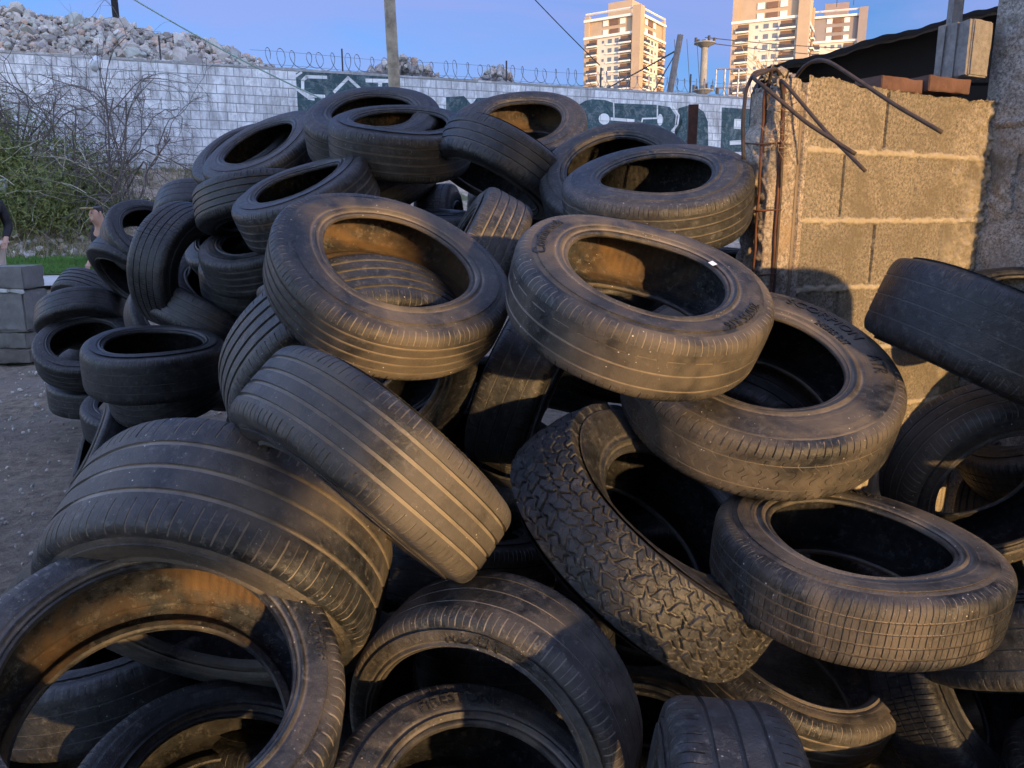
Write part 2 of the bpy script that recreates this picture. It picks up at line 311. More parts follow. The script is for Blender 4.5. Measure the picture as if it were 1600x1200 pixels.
    if sticker:
        a0, wd = R_(sticker[0]), sticker[1]; aa = np.linspace(a0 - wd, a0 + wd, 8); zz = np.array([.468, .450, .445]) * Wd + .004; rr2 = np.array([rb + .012, rb + .003, rb - .001])
        P = deform(np.stack([rr2[None] * np.cos(aa)[:, None], rr2[None] * np.sin(aa)[:, None], zz[None] + 0 * aa[:, None]], -1)); mk('sticker', P.reshape(-1, 3), gridF(8, 3, False), STK, walls[1], 180)
    # --- raised lettering, each word in its place on the sidewall
    for (s, ang, size, fr, side) in texts:
        if s not in TXT: TXT[s] = text_pts(s)
        V, F = TXT[s]; r0 = rb + fr * H; Z, Rp, _ = side_profile(R, rb, Wd, 1); o = np.argsort(Rp)
        r = r0 + (V[:, 1] - .35) * size; a = R_(ang) - side * V[:, 0] * size / r0
        zz = np.interp(r, Rp[o], Z[o]) - .0015 + V[:, 2] * .0046
        P = deform(np.stack([r * np.cos(a), r * np.sin(a), side * zz], -1))
        mk('lettering', P, F, RUB['blue'], walls[side], None, {'dirt': np.full(len(P), .0)})
def tyre_matrix(w, n, s=1.0):
    n = Vector(n).normalized(); ex = Vector((1, 0, 0)); u = ex - n * ex.dot(n)
    if u.length < .35: u = Vector((0, 0, 1)) - n * n.z
    u.normalize(); v = n.cross(u)
    M = Matrix(((u.x, v.x, n.x, w[0]), (u.y, v.y, n.y, w[1]), (u.z, v.z, n.z, w[2]), (0, 0, 0, 1)))
    return M @ Matrix.Diagonal((s, s, s, 1))
TG = 'worn car tyres dumped in a heap'
# key, location, axis (towards the better seen side), radius, bead radius, width, tread pattern, rubber, liner, detail, label, extras
TYRES = [
    ((-0.3095, 1.983, 1.3498), (0.3648, -0.441, 0.82), 0.3106, 0.1876, 0.1570, 'rib', 'brown', 'brown', 2, "large dusty tyre tilted at centre left with another tyre's tread showing through its hole", {'ov': (0.012, 0.6)}),
    ((0.3062, 1.8843, 1.3121), (0.201, -0.4094, 0.8899), 0.3150, 0.1896, 0.1795, 'dash', 'brown', 'brown', 2, 'dusty tyre lettered Continental 205/55 R16 lying tilted in the very centre of the heap', {'sticker': (25, 0.05), 'texts': [('Continental', 166, 0.042, 0.58, 1), ('205/55 R16', -38, 0.032, 0.55, 1)], 'ov': (0.02, 0.2)}),
    ((0.6606, 2.0356, 1.067), (0.0111, -0.4149, 0.9098), 0.3695, 0.2100, 0.1908, 'at', 'brown', 'clean', 2, "wide off-road tyre lettered SCORPION ATR lying right of centre against the block wall's foot", {'texts': [('SCORPION', 40, 0.05, 0.6, 1), ('ATR', -6, 0.05, 0.58, 1), ('245/65 R17', 28, 0.026, 0.3, 1)]}),
    ((0.7837, 1.646, 0.7239), (0.0619, -0.074, 0.9953), 0.3104, 0.1880, 0.1729, 'block', 'brown', 'clean', 2, 'tyre lettered AUTODRIVE lying nearly flat at lower right, its tread finely cross cut', {'texts': [('AUTODRIVE', 80, 0.042, 0.55, 1)]}),
    ((0.3483, 1.8098, 0.7473), (0.4874, -0.3272, 0.8095), 0.3762, 0.2114, 0.2079, 'mud', 'clean', 'clean', 2, 'folded chunky mud tyre with knobbly torn tread in the lower centre', {'tw': (0.64, 3.8048177693476384, 1.6, 0.03), 'ov': (0.03, 2.4)}),
    ((-0.6425, 1.2303, 0.6436), (0.2219, -0.38, 0.898), 0.3345, 0.2349, 0.2353, 'slick', 'dusty', 'brown', 2, 'huge low-profile tyre marked Q50+ at the bottom left corner with an orange dusty inside', {'texts': [('Q50+', 22, 0.036, 0.55, 1)]}),
    ((-0.6486, 1.6214, 0.7332), (-0.0984, -0.8252, -0.5562), 0.3595, 0.2305, 0.3087, 'three', 'dusty', 'clean', 2, 'wide tyre seen tread-on at lower left with curved shoulder slots along its lower edge', {}),
    ((-0.29, 1.5435, 0.996), (-0.564, -0.4384, -0.6997), 0.3006, 0.1835, 0.1976, 'rib', 'dusty', 'clean', 2, 'tyre seen tread-on, slanting down to the right below centre with long straight pale grooves', {}),
    ((-0.4417, 2.1167, 1.0836), (0.4197, -0.7233, -0.5483), 0.3485, 0.2179, 0.2237, 'rib', 'grey', 'clean', 2, "tyre trapped underneath the big dusty one, its tread showing through that tyre's hole", {}),
    ((-2.3636, 4.2368, 0.2279), (-0.7625, -0.4539, 0.461), 0.2843, 0.1751, 0.1411, 'slick', 'blue', 'clean', 1, 'thin tyre standing upright on the dirt by the wide tread-on tyre at left', {}),
    ((-1.6864, 3.5908, 0.8377), (0.0607, -0.114, 0.9916), 0.3179, 0.2135, 0.2290, 'slick', 'blue', 'clean', 2, 'smooth dark tyre lying flat at left with a wide black oval opening', {}),
    ((-1.9564, 4.2496, 0.5599), (-0.0408, -0.2548, 0.9661), 0.3050, 0.1888, 0.1984, 'three', 'blue', 'clean', 1, 'tyre with notched shoulder lying flat directly beneath the smooth wide-mouthed tyre at left', {}),
    ((-2.279, 4.5135, 0.3449), (0.1133, -0.2598, 0.959), 0.2993, 0.1954, 0.2041, 'slick', 'blue', 'clean', 1, 'small tyre end poking out on the dirt beneath the flat tyres at left', {}),
    ((-2.8802, 5.1453, 0.6371), (0.1847, -0.4956, 0.8487), 0.3141, 0.2002, 0.2099, 'slick', 'blue', 'clean', 1, 'black tyre tilted open towards the camera in the far left stack, over the lowest tyre', {}),
    ((-2.9081, 5.276, 0.3164), (0.0635, -0.0954, 0.9934), 0.3149, 0.1950, 0.2054, 'slick', 'blue', 'clean', 0, 'lowest tyre of the far left stack, resting on the dirt', {}),
    ((-3.0287, 5.4311, 0.8112), (0.1927, -0.5588, -0.8066), 0.3122, 0.1937, 0.2056, 'worn', 'blue', 'clean', 1, 'tyre capping the far left stack with its ribbed tread towards the concrete blocks', {}),
    ((-3.1324, 5.8223, 0.8835), (-0.2518, -0.6885, -0.6801), 0.3152, 0.1952, 0.2062, 'rib', 'blue', 'clean', 1, 'tyre half hidden behind the capping tyre of the far left stack, beside the lawn', {}),
    ((-2.5682, 5.2788, 1.1614), (-0.3825, -0.661, -0.6456), 0.2994, 0.1952, 0.2037, 'worn', 'blue', 'clean', 1, "tyre leaning diagonally under the see-through ring tyre at the heap's left edge", {}),
    ((-2.4514, 5.3055, 1.3669), (0.5992, -0.478, 0.6422), 0.2984, 0.1968, 0.2017, 'worn', 'blue', 'clean', 1, "upright ring tyre at the heap's left edge with the bank showing through its hole", {}),
    ((-1.937, 4.9855, 1.5), (0.0162, -0.6025, -0.7979), 0.3140, 0.1944, 0.2032, 'slick', 'blue', 'clean', 1, 'tyre arching behind the tall block-treaded tyre near the left edge of the heap', {}),
    ((-1.7647, 4.1992, 1.2545), (0.941, -0.2198, -0.2573), 0.3371, 0.2003, 0.2423, 'block', 'blue', 'clean', 2, 'tall heavy tyre standing upright at left with a worn block tread on its top', {'uneven': 1.6}),
    ((-1.2546, 3.9459, 1.5687), (0.1254, -0.2227, -0.9668), 0.3140, 0.1959, 0.2063, 'rib', 'blue', 'clean', 1, 'dark tyre with fine ribs arching at upper left beside the long thin oval ring', {}),
    ((-0.873, 3.3687, 1.5759), (-0.3098, -0.3512, 0.8836), 0.3076, 0.1841, 0.2065, 'rib', 'clean', 'clean', 2, 'tilted tyre at upper left with a long narrow oval hole and brown scuffed side', {}),
    ((-1.266, 4.1377, 1.8152), (-0.3096, -0.5174, 0.7978), 0.3182, 0.1872, 0.2006, 'worn', 'clean', 'clean', 2, "tyre leaning left near the heap's top, dark oval hole towards the white wall", {}),
    ((-1.4559, 4.4549, 1.8165), (-0.2724, -0.5272, 0.8049), 0.3146, 0.1955, 0.2047, 'rib', 'blue', 'clean', 1, 'tyre peeking out directly behind the left-leaning ring near the top', {}),
    ((-0.6519, 3.8232, 1.9181), (0.0141, -0.4794, 0.8775), 0.3280, 0.1908, 0.2093, 'rib', 'clean', 'clean', 2, "big flat tyre at the heap's very top, partly behind the level ribbed one", {}),
    ((-0.4991, 3.6119, 1.8435), (0.0556, -0.3383, 0.9394), 0.3140, 0.1994, 0.2141, 'rib', 'clean', 'brown', 2, 'ribbed tyre lying level at the top centre of the heap with a brown inside', {}),
    ((-0.0445, 3.4794, 1.7221), (-0.4503, -0.2399, -0.86), 0.2978, 0.2116, 0.1991, 'three', 'clean', 'clean', 2, 'tyre leaning down at the top centre, tread towards the sky, a dark hollow under it', {}),
    ((0.0653, 4.1221, 1.9238), (-0.0379, -0.6143, 0.7882), 0.3152, 0.1848, 0.2049, 'slick', 'clean', 'brown', 2, 'tyre atop the heap right of centre, tilted open towards the camera', {}),
    ((-0.0225, 4.6327, 2.0146), (-0.0638, -0.4948, 0.8666), 0.3148, 0.1949, 0.2046, 'slick', 'blue', 'clean', 0, 'sliver of tyre just behind the open tyre at the top of the heap', {}),
    ((0.4314, 3.2298, 1.6369), (-0.2142, -0.6275, 0.7486), 0.3161, 0.1942, 0.2052, 'slick', 'clean', 'clean', 2, 'tyre beside the rusty post, tilted away from the camera at upper right of the heap', {}),
    ((0.4841, 2.6532, 1.575), (-0.1353, -0.3716, 0.9185), 0.3123, 0.1780, 0.1862, 'rib', 'grey', 'clean', 2, 'grey-blue tyre lying beside the broken concrete column, its wide hole facing up', {}),
    ((-0.1464, 2.8796, 1.3233), (0.8735, 0.1007, -0.4763), 0.3003, 0.1956, 0.2048, 'rib', 'dusty', 'clean', 2, 'brown tyre standing on edge between the two big dusty foreground tyres', {}),
    ((-0.4329, 2.4269, 1.0247), (0.262, -0.7166, 0.6464), 0.3123, 0.1915, 0.2019, 'slick', 'blue', 'clean', 1, 'dark tyre deep in the gap right below the big dusty tilted one', {}),
    ((0.0452, 2.4997, 0.9892), (0.9103, -0.1896, -0.368), 0.3105, 0.1937, 0.1990, 'worn', 'grey', 'clean', 2, 'tyre standing on edge under the centre tyre, its slotted shoulder catching a spot of sun', {}),
    ((0.7646, 2.4255, 0.7799), (-0.6635, -0.6038, -0.4419), 0.3144, 0.1946, 0.2044, 'three', 'blue', 'clean', 1, 'dark grooved tyre visible through the hole of the SCORPION tyre', {}),
    ((1.2902, 2.0278, 1.2003), (-0.3246, 0.0965, -0.9409), 0.3201, 0.2001, 0.2396, 'worn', 'blue', 'clean', 2, 'dark tyre jutting in at the right edge in front of the lit block wall', {}),
    ((1.8893, 2.715, 1.1679), (-0.1356, -0.2328, 0.963), 0.3145, 0.1947, 0.2043, 'slick', 'blue', 'clean', 1, 'tyre barely rising behind the dark jutting tyre at the right edge', {}),
    ((1.5186, 2.3461, 0.694), (0.0426, -0.963, -0.2662), 0.3122, 0.2120, 0.2178, 'three', 'dusty', 'clean', 2, 'tyre facing the camera at the right edge with a golden lit sidewall and black hole', {}),
    ((-0.042, 1.4842, 0.4355), (-0.3804, -0.9198, -0.0961), 0.3198, 0.2398, 0.2129, 'worn', 'dusty', 'clean', 2, 'tyre lettered NEXEN standing upright at the bottom centre with a golden tread edge', {'texts': [('NEXEN', 90, 0.036, 0.4, 1)]}),
    ((-0.0619, 1.207, 0.352), (0.2769, -0.2911, 0.9157), 0.3136, 0.2044, 0.2044, 'slick', 'dusty', 'clean', 2, 'tyre lettered FIRESTONE at the bottom edge in front of the upright golden-edged one', {'texts': [('FIRESTONE', 108, 0.036, 0.5, 1)]}),
    ((0.3326, 1.0025, 0.4337), (-0.9961, 0.0796, 0.0391), 0.3150, 0.1949, 0.2189, 'three', 'grey', 'clean', 2, 'grey tyre speckled with white flecks standing at the bottom edge right of centre', {}),
    ((0.7932, 2.0094, 0.2384), (0.2373, -0.2709, 0.9329), 0.3065, 0.2143, 0.1967, 'rib', 'brown', 'brown', 2, 'earth-brown tyre tilted open below the AUTODRIVE tyre at the bottom right', {}),
    ((1.3813, 1.8111, 0.4539), (-0.077, 0.4432, 0.8931), 0.3153, 0.1953, 0.2057, 'worn', 'grey', 'clean', 1, 'flat tyre reaching in at the right edge behind the AUTODRIVE tyre', {}),
    ((-1.4254, 2.0365, 0.2328), (-0.695, -0.5198, 0.4968), 0.2959, 0.1824, 0.1892, 'three', 'blue', 'clean', 1, 'small dark tyre on the dirt at the left edge behind the huge low-profile one', {}),
    ((-1.735, 4.5049, 1.03), (0.609, -0.2782, 0.7428), 0.3141, 0.1956, 0.2041, 'slick', 'clean', 'clean', 1, 'greyish tyre leaning behind the short slanted ribbed tyre at left', {}),
    ((-1.5145, 4.3736, 1.4095), (-0.431, -0.482, 0.7628), 0.3135, 0.1951, 0.2017, 'slick', 'clean', 'clean', 1, 'tyre ring on edge left of the neat ribbed tyre in the left half', {}),
    ((-1.2464, 3.9617, 1.3319), (-0.1058, -0.3529, 0.9297), 0.3150, 0.1938, 0.2086, 'rib', 'clean', 'clean', 2, 'neat ribbed tyre lying level at left, its black opening half covered from above', {}),
    ((-1.3578, 4.2067, 1.193), (0.0701, -0.2546, 0.9645), 0.3135, 0.1947, 0.2021, 'slick', 'blue', 'clean', 1, 'smooth tyre lying flat directly under the neat ribbed tyre', {}),
    ((-1.6648, 4.1923, 0.9637), (-0.3964, -0.2544, -0.8821), 0.3131, 0.1949, 0.2002, 'rib', 'clean', 'clean', 2, 'ribbed tyre slanting down to the right at left of the heap, above the wide-mouthed tyre', {}),
    ((-2.057, 4.6772, 0.9195), (0.6011, -0.6619, 0.4479), 0.2793, 0.1945, 0.2044, 'slick', 'blue', 'clean', 0, 'little-seen tyre in the gap between the far left stack and the tall upright tyre', {}),
]
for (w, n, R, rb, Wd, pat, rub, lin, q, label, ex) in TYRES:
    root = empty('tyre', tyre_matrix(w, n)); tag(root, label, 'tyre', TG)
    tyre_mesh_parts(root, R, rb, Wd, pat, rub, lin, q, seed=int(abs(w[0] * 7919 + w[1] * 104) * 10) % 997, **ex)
# tyres glimpsed in the gaps: copies of four bare ones, with their parts
PROTO = []
def tyre_copy(src, M):
    r = src.copy(); COL.objects.link(r); r.matrix_world = M
    for ch in src.children:
        c = ch.copy(); COL.objects.link(c); c.parent = r
    return r
FILL = [
    ((0.215, 3.921, 0.634), (0.203, 0.217, 0.955), 0.296, 'dark tyre in the gap right of the tyre on edge under the centre one'),
    ((-0.677, 2.192, 0.149), (0.039, 0.189, 0.981), 0.321, 'dark tyre in the gap below the wide tread-on tyre at lower left'),
    ((0.065, 4.599, 1.569), (0.042, -0.104, 0.994), 0.323, 'dark tyre in the gap below the leaning tyre at top centre'),
    ((-0.861, 2.529, 0.338), (-0.119, -0.055, 0.991), 0.304, 'dark tyre in the gap right of the wide tread-on tyre at lower left'),
    ((1.399, 2.494, 0.11), (0.042, 0.009, 0.999), 0.315, 'dark tyre in the gap below the AUTODRIVE tyre'),
    ((1.989, 2.807, 0.298), (0.409, -0.784, 0.468), 0.297, 'dark tyre in the gap below the golden-sided tyre at right'),
    ((0.461, 2.376, 0.306), (-0.048, 0.951, 0.305), 0.307, 'dark tyre in the gap below the knobbly mud tyre'),
    ((-0.388, 4.299, 1.38), (-0.997, 0.057, -0.046), 0.317, 'dark tyre in the gap left of the brown tyre on edge between the big two'),
    ((-0.676, 2.634, 0.669), (-0.032, -0.116, 0.993), 0.318, 'dark tyre in the gap left of the slanting grooved tyre below centre'),
    ((-0.715, 4.208, 1.636), (-0.436, -0.121, 0.892), 0.328, 'dark tyre in the gap below the level ribbed tyre at top centre'),
    ((-0.068, 2.061, 0.135), (0.135, 0.115, 0.984), 0.309, 'dark tyre in the gap above the NEXEN tyre'),
    ((1.955, 2.737, 0.753), (-0.602, -0.013, 0.798), 0.327, 'dark tyre in the gap right of the golden-sided tyre at right'),
    ((-0.5, 3.553, 1.429), (-0.016, -0.041, 0.999), 0.326, 'dark tyre in the gap above the big dusty tyre at centre left'),
    ((-0.19, 2.185, 0.482), (0.099, 0.275, 0.956), 0.328, 'dark tyre in the gap below the slanting grooved tyre below centre'),
    ((-0.876, 3.297, 0.827), (-0.212, -0.847, 0.487), 0.306, 'dark tyre in the gap left of the tyre trapped under the big dusty one'),
    ((0.323, 3.109, 0.931), (0.282, -0.018, 0.959), 0.296, 'second dark tyre in the gap right of the tyre on edge under the centre one'),
    ((-0.077, 2.57, 0.668), (0.369, -0.225, 0.902), 0.311, 'dark tyre in the gap below the tyre on edge under the centre one'),
    ((-1.375, 2.74, 0.404), (-0.41, -0.142, 0.901), 0.312, 'dark tyre in the gap below the thin upright tyre at left'),
    ((0.31, 3.246, 1.235), (-0.096, -0.245, 0.965), 0.315, 'dark tyre in the gap left of the Continental-lettered tyre'),
    ((1.325, 2.422, 0.328), (0.198, -0.104, 0.975), 0.296, 'dark tyre in the gap right of the AUTODRIVE tyre'),
    ((-0.01, 1.971, 0.342), (-0.024, 0.192, 0.981), 0.304, 'second dark tyre in the gap above the NEXEN tyre'),
    ((-0.223, 3.737, 1.455), (-0.096, -0.032, 0.995), 0.286, 'dark tyre in the gap above the brown tyre on edge between the big two'),
    ((0.463, 2.129, 0.591), (0.061, -0.513, 0.856), 0.306, 'dark tyre in the gap right of the knobbly mud tyre'),
    ((-0.965, 2.125, 0.538), (0.228, -0.036, 0.973), 0.314, 'dark tyre in the gap left of the wide tread-on tyre at lower left'),
    ((-1.293, 2.877, 0.131), (-0.139, -0.026, 0.99), 0.324, 'dark tyre buried inside the heap behind the visible ones'),
    ((-0.9, 4.055, 0.324), (-0.991, -0.044, 0.125), 0.324, 'dark tyre buried inside the heap behind the visible ones'),
    ((-1.294, 4.543, 0.322), (-0.74, -0.493, 0.458), 0.320, 'dark tyre buried inside the heap behind the visible ones'),
    ((-0.794, 4.226, 0.681), (0.109, 0.153, 0.982), 0.329, 'dark tyre buried inside the heap behind the visible ones'),
    ((-0.636, 3.402, 0.267), (-0.11, 0.725, 0.68), 0.301, 'dark tyre buried inside the heap behind the visible ones'),
    ((-0.676, 3.887, 1.115), (-0.064, -0.058, 0.996), 0.305, 'dark tyre buried inside the heap behind the visible ones'),
    ((0.374, 4.304, 1.171), (-0.224, -0.842, 0.491), 0.306, 'dark tyre buried inside the heap behind the visible ones'),
    ((-1.1, 4.599, 0.876), (-0.335, -0.132, 0.933), 0.296, 'dark tyre buried inside the heap behind the visible ones'),
    ((0.73, 3.484, 0.713), (0.386, 0.115, 0.915), 0.304, 'dark tyre buried inside the heap behind the visible ones'),
    ((-0.321, 2.861, 0.489), (0.048, 0.056, 0.997), 0.306, 'dark tyre buried inside the heap behind the visible ones'),
    ((-1.726, 4.005, 0.118), (0.026, 0.062, 0.998), 0.300, 'dark tyre buried inside the heap behind the visible ones'),
    ((-0.459, 3.478, 1.19), (0.063, -0.373, 0.926), 0.321, 'dark tyre buried inside the heap behind the visible ones'),
    ((0.554, 3.645, 1.015), (-0.064, -0.144, 0.988), 0.298, 'dark tyre buried inside the heap behind the visible ones'),
    ((-0.134, 3.195, 0.794), (-0.017, -0.064, 0.998), 0.296, 'dark tyre buried inside the heap behind the visible ones'),
    ((0.495, 3.78, 1.24), (0.023, -0.392, 0.919), 0.304, 'dark tyre buried inside the heap behind the visible ones'),
    ((0.935, 4.541, 1.099), (-0.377, -0.634, 0.676), 0.322, 'dark tyre buried inside the heap behind the visible ones'),
    ((0.895, 4.395, 1.502), (-0.325, 0.387, 0.863), 0.304, 'dark tyre buried inside the heap behind the visible ones'),
    ((-1.007, 3.624, 0.529), (0.194, -0.899, 0.393), 0.323, 'dark tyre buried inside the heap behind the visible ones'),
    ((-1.48, 4.73, 0.206), (0.228, 0.26, 0.938), 0.316, 'dark tyre buried inside the heap behind the visible ones'),
    ((-1.33, 3.998, 0.302), (0.856, 0.416, 0.308), 0.300, 'dark tyre buried inside the heap behind the visible ones'),
    ((2.248, 2.908, 0.178), (0.158, 0.267, 0.951), 0.329, 'dark tyre buried inside the heap behind the visible ones'),
    ((-1.474, 3.378, 0.287), (0.403, 0.475, 0.782), 0.313, 'dark tyre buried inside the heap behind the visible ones'),
    ((-0.648, 2.934, 1.243), (-0.263, 0.022, 0.965), 0.298, 'dark tyre buried inside the heap behind the visible ones'),
    ((-0.572, 2.963, 0.118), (-0.076, -0.071, 0.995), 0.297, 'dark tyre buried inside the heap behind the visible ones'),
    ((0.843, 4.585, 1.791), (-0.012, 0.002, 1.0), 0.300, 'dark tyre buried inside the heap behind the visible ones'),
    ((-1.829, 4.894, 0.576), (0.019, -0.723, 0.69), 0.298, 'dark tyre buried inside the heap behind the visible ones'),
    ((0.802, 3.962, 0.841), (-0.624, -0.776, 0.093), 0.323, 'dark tyre buried inside the heap behind the visible ones'),
    ((2.181, 2.405, 0.326), (0.594, -0.791, 0.144), 0.320, 'dark tyre buried inside the heap behind the visible ones'),
    ((0.806, 3.795, 1.666), (-0.039, 0.061, 0.997), 0.324, 'dark tyre buried inside the heap behind the visible ones'),
    ((0.409, 2.768, 0.473), (-0.134, -0.692, 0.71), 0.314, 'dark tyre buried inside the heap behind the visible ones'),
    ((-3.277, 5.742, 0.288), (0.626, 0.677, 0.387), 0.289, 'dark tyre buried inside the heap behind the visible ones'),
]
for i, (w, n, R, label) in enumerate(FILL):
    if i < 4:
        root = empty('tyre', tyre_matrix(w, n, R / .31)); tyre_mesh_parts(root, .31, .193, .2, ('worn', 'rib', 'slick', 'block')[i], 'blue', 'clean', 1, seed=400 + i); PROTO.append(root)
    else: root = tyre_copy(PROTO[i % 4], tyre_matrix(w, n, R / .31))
    tag(root, label, 'tyre', TG)
# ---------------------------------------------------------------- ground, path, lawn, bank
def terrain(x, y):
    """height of the yard: level under the heap, rising to the path, lawn and the bank under the white wall"""
    t = y - .36 * (x + 6.7)                          # distance measured square to the white wall
    h = np.interp(t, [-60, 8.4, 11.5, 12.6, 14.3, 15.2, 18.2, 19.0, 26, 40, 900], [0, 0, .52, .62, .80, 1.0, 2.35, 2.72, 2.9, 3.0, 3.0])
    return h
def build_ground():
    xs = np.concatenate([np.linspace(-900, -20, 12)[:-1], np.linspace(-20, -6.5, 60)[:-1], np.linspace(-6.5, 4, 190)[:-1], np.linspace(4, 20, 40)[:-1], np.linspace(20, 900, 12)])
    ys = np.concatenate([np.linspace(-60, -2, 8)[:-1], np.linspace(-2, 9, 200)[:-1], np.linspace(9, 24, 110)[:-1], np.linspace(24, 60, 12)[:-1], np.linspace(60, 1500, 10)])
    X, Y = np.meshgrid(xs, ys, indexing='ij'); P = np.stack([X, Y, 0 * X], -1).reshape(-1, 3)
    Z = terrain(P[:, 0], P[:, 1]); t = P[:, 1] - .36 * (P[:, 0] + 6.7); near = (np.abs(P[:, 0]) < 22) & (P[:, 1] < 26)
    bank = np.clip((t - 14.6) / 1, 0, 1) * np.clip((19 - t) / .5, 0, 1)
    Z = Z + near * (vnoise(P, 1.3, 1, 3) * .035 + vnoise(P, 9, 2, 3) * .016 - .035) + near * bank * (vnoise(P, .8, 5, 4) * .30 + vnoise(P, 3.1, 4, 3) * .12)
    P[:, 2] = Z
    m, nt, N, L, b = mat('yard_dirt')
    geo = N.new('ShaderNodeNewGeometry').outputs['Position']; co = geo
    a = noise(N, L, .9, 4, .6, co); c = noise(N, L, 14, 6, .7, co); d = noise(N, L, 90, 4, .7, co)
    dirt = mixc(N, L, ramp(N, L, c, [(.3, 0.), (.7, 1.)]), (.055, .043, .029), (.27, .22, .155)); dirt = mixc(N, L, ramp(N, L, a, [(.4, 0.), (.65, .7)]), dirt, (.17, .15, .125))
    dirt = mixc(N, L, ramp(N, L, d, [(.60, 0.), (.70, .8)]), dirt, (.36, .34, .32))
    # the bank: dry earth with patches of grass (the plants themselves are separate)
    sep = N.new('ShaderNodeSeparateXYZ'); L.new(geo, sep.inputs[0])
    t_ = mth(N, L, 'SUBTRACT', sep.outputs[1], mth(N, L, 'MULTIPLY', mth(N, L, 'ADD', sep.outputs[0], 6.7), .36))
    fb = N.new('ShaderNodeMapRange'); fb.inputs[1].default_value = 14.3; fb.inputs[2].default_value = 14.9; L.new(t_, fb.inputs[0])
    e = mixc(N, L, ramp(N, L, noise(N, L, 5, 6, .7, co), [(.35, 0.), (.65, 1.)]), (.20, .15, .11), (.52, .43, .33))
    e = mixc(N, L, ramp(N, L, noise(N, L, 1.5, 5, .7, co), [(.52, 0.), (.62, .9)]), e, (.075, .095, .035))
    L.new(mixc(N, L, fb.outputs[0], dirt, e), b.inputs['Base Color']); b.inputs['Roughness'].default_value = .95
    bump(N, L, b, c, 1.0, .05)
    o = mk('ground', P, gridF(len(xs), len(ys), False), m, None, 180); tag(o, kind='structure')
build_ground()
def strip(name, t0, t1, x0, x1, mt, dz, kind, n=60, nt=8, th=None):
    xs = np.linspace(x0, x1, n); ts = np.linspace(t0, t1, nt); V = []
    for x in xs:
        for t in ts:
            y = t + .36 * (x + 6.7); V.append((x, y, float(terrain(np.array([x]), np.array([y]))[0]) + dz))
    return tag(mk(name, V, gridF(n, nt, False), mt, None, 180), kind=kind)
strip('path', 11.55, 12.55, -16, 6, flat('path_concrete', (.42, .42, .40), .85, .15, 3, .2, .004), .03, 'structure')
strip('lawn', 12.62, 14.35, -16, 6, flat('lawn_soil', (.06, .11, .03), .95, .3, 4, .4, .02), .035, 'structure')
def grass_blades(name, n, fn, mt, h=(.04, .12), w=.006, lean=.5, kind='stuff'):
    V = []; F = []
    for i in range(n):
        x, y, z = fn(); a = random.uniform(0, 6.28); hh = random.uniform(*h); l = random.uniform(0, lean) * hh; c, s = math.cos(a), math.sin(a); k = len(V); q = random.uniform(0, 6.28)
        V += [(x - w * c, y - w * s, z), (x + w * c, y + w * s, z), (x + l * math.cos(q), y + l * math.sin(q), z + hh)]; F.append((k, k + 1, k + 2))
    return tag(mk(name, V, np.array(F), mt), kind=kind)
def gz(x, y): return float(terrain(np.array([x]), np.array([y]))[0])
def leafmat(name, c1, c2, tr=.3):
    m, nt, N, L, b = mat(name); n = noise(N, L, 2.2, 4, .7); n2 = noise(N, L, 40, 2)
    col = mixc(N, L, ramp(N, L, n, [(.38, 0.), (.62, 1.)]), c1, c2); L.new(mixc(N, L, mth(N, L, 'MULTIPLY', n2, .5), col, tuple(np.array(c2) * 1.5)), b.inputs['Base Color'])
    b.inputs['Roughness'].default_value = .7; b.inputs['Specular IOR Level'].default_value = .25
    return m
GREEN = leafmat('lawn_blades', (.045, .10, .02), (.09, .19, .04)); DRY = leafmat('dry_grass_blades', (.12, .11, .045), (.26, .22, .12)); WEED = leafmat('weed_leaves', (.045, .07, .02), (.10, .13, .045))
def f_lawn():
    x = random.uniform(-12, -4); t = random.uniform(12.65, 14.4); y = t + .36 * (x + 6.7); return x, y, gz(x, y) + .03
grass_blades('grass', 26000, f_lawn, GREEN, (.03, .085), .008)
def f_bank():
    while True:
        x = random.uniform(-13, -2.5); t = random.uniform(14.4, 18.9)
        y = t + .36 * (x + 6.7)
        if vnoise(np.array([[x, y, 0.]]), 1.1, 8, 3)[0] > -.05 + .8 * (t < 16.6) * random.random(): return x, y, gz(x, y) - .05
grass_blades('bank_grass', 9000, f_bank, WEED, (.06, .20), .012, .8)
grass_blades('dry_grass', 5000, f_bank, DRY, (.15, .42), .008, .9)
def rock(c, r, k=0):
    """irregular angular lump: returns verts, faces"""
    bm = bmesh.new(); bmesh.ops.create_icosphere(bm, subdivisions=1, radius=1)
    V = np.array([v.co[:] for v in bm.verts]); F = [tuple(v.index for v in f.verts) for f in bm.faces]; bm.free()
    for _ in range(4):
        n = rng.normal(size=3); n /= np.linalg.norm(n); d = rng.uniform(.45, .8); s = V @ n; V = V - np.maximum(s - d, 0)[:, None] * n
    V *= rng.uniform(.6, 1.25, 3); V += rng.normal(0, .05, V.shape)
    a = rng.uniform(0, 6.28, 3); Mx = np.array(Matrix.Rotation(a[0], 3, 'X') @ Matrix.Rotation(a[1], 3, 'Y') @ Matrix.Rotation(a[2], 3, 'Z'))
    return V @ Mx.T * r + np.array(c), F
RUBM = []
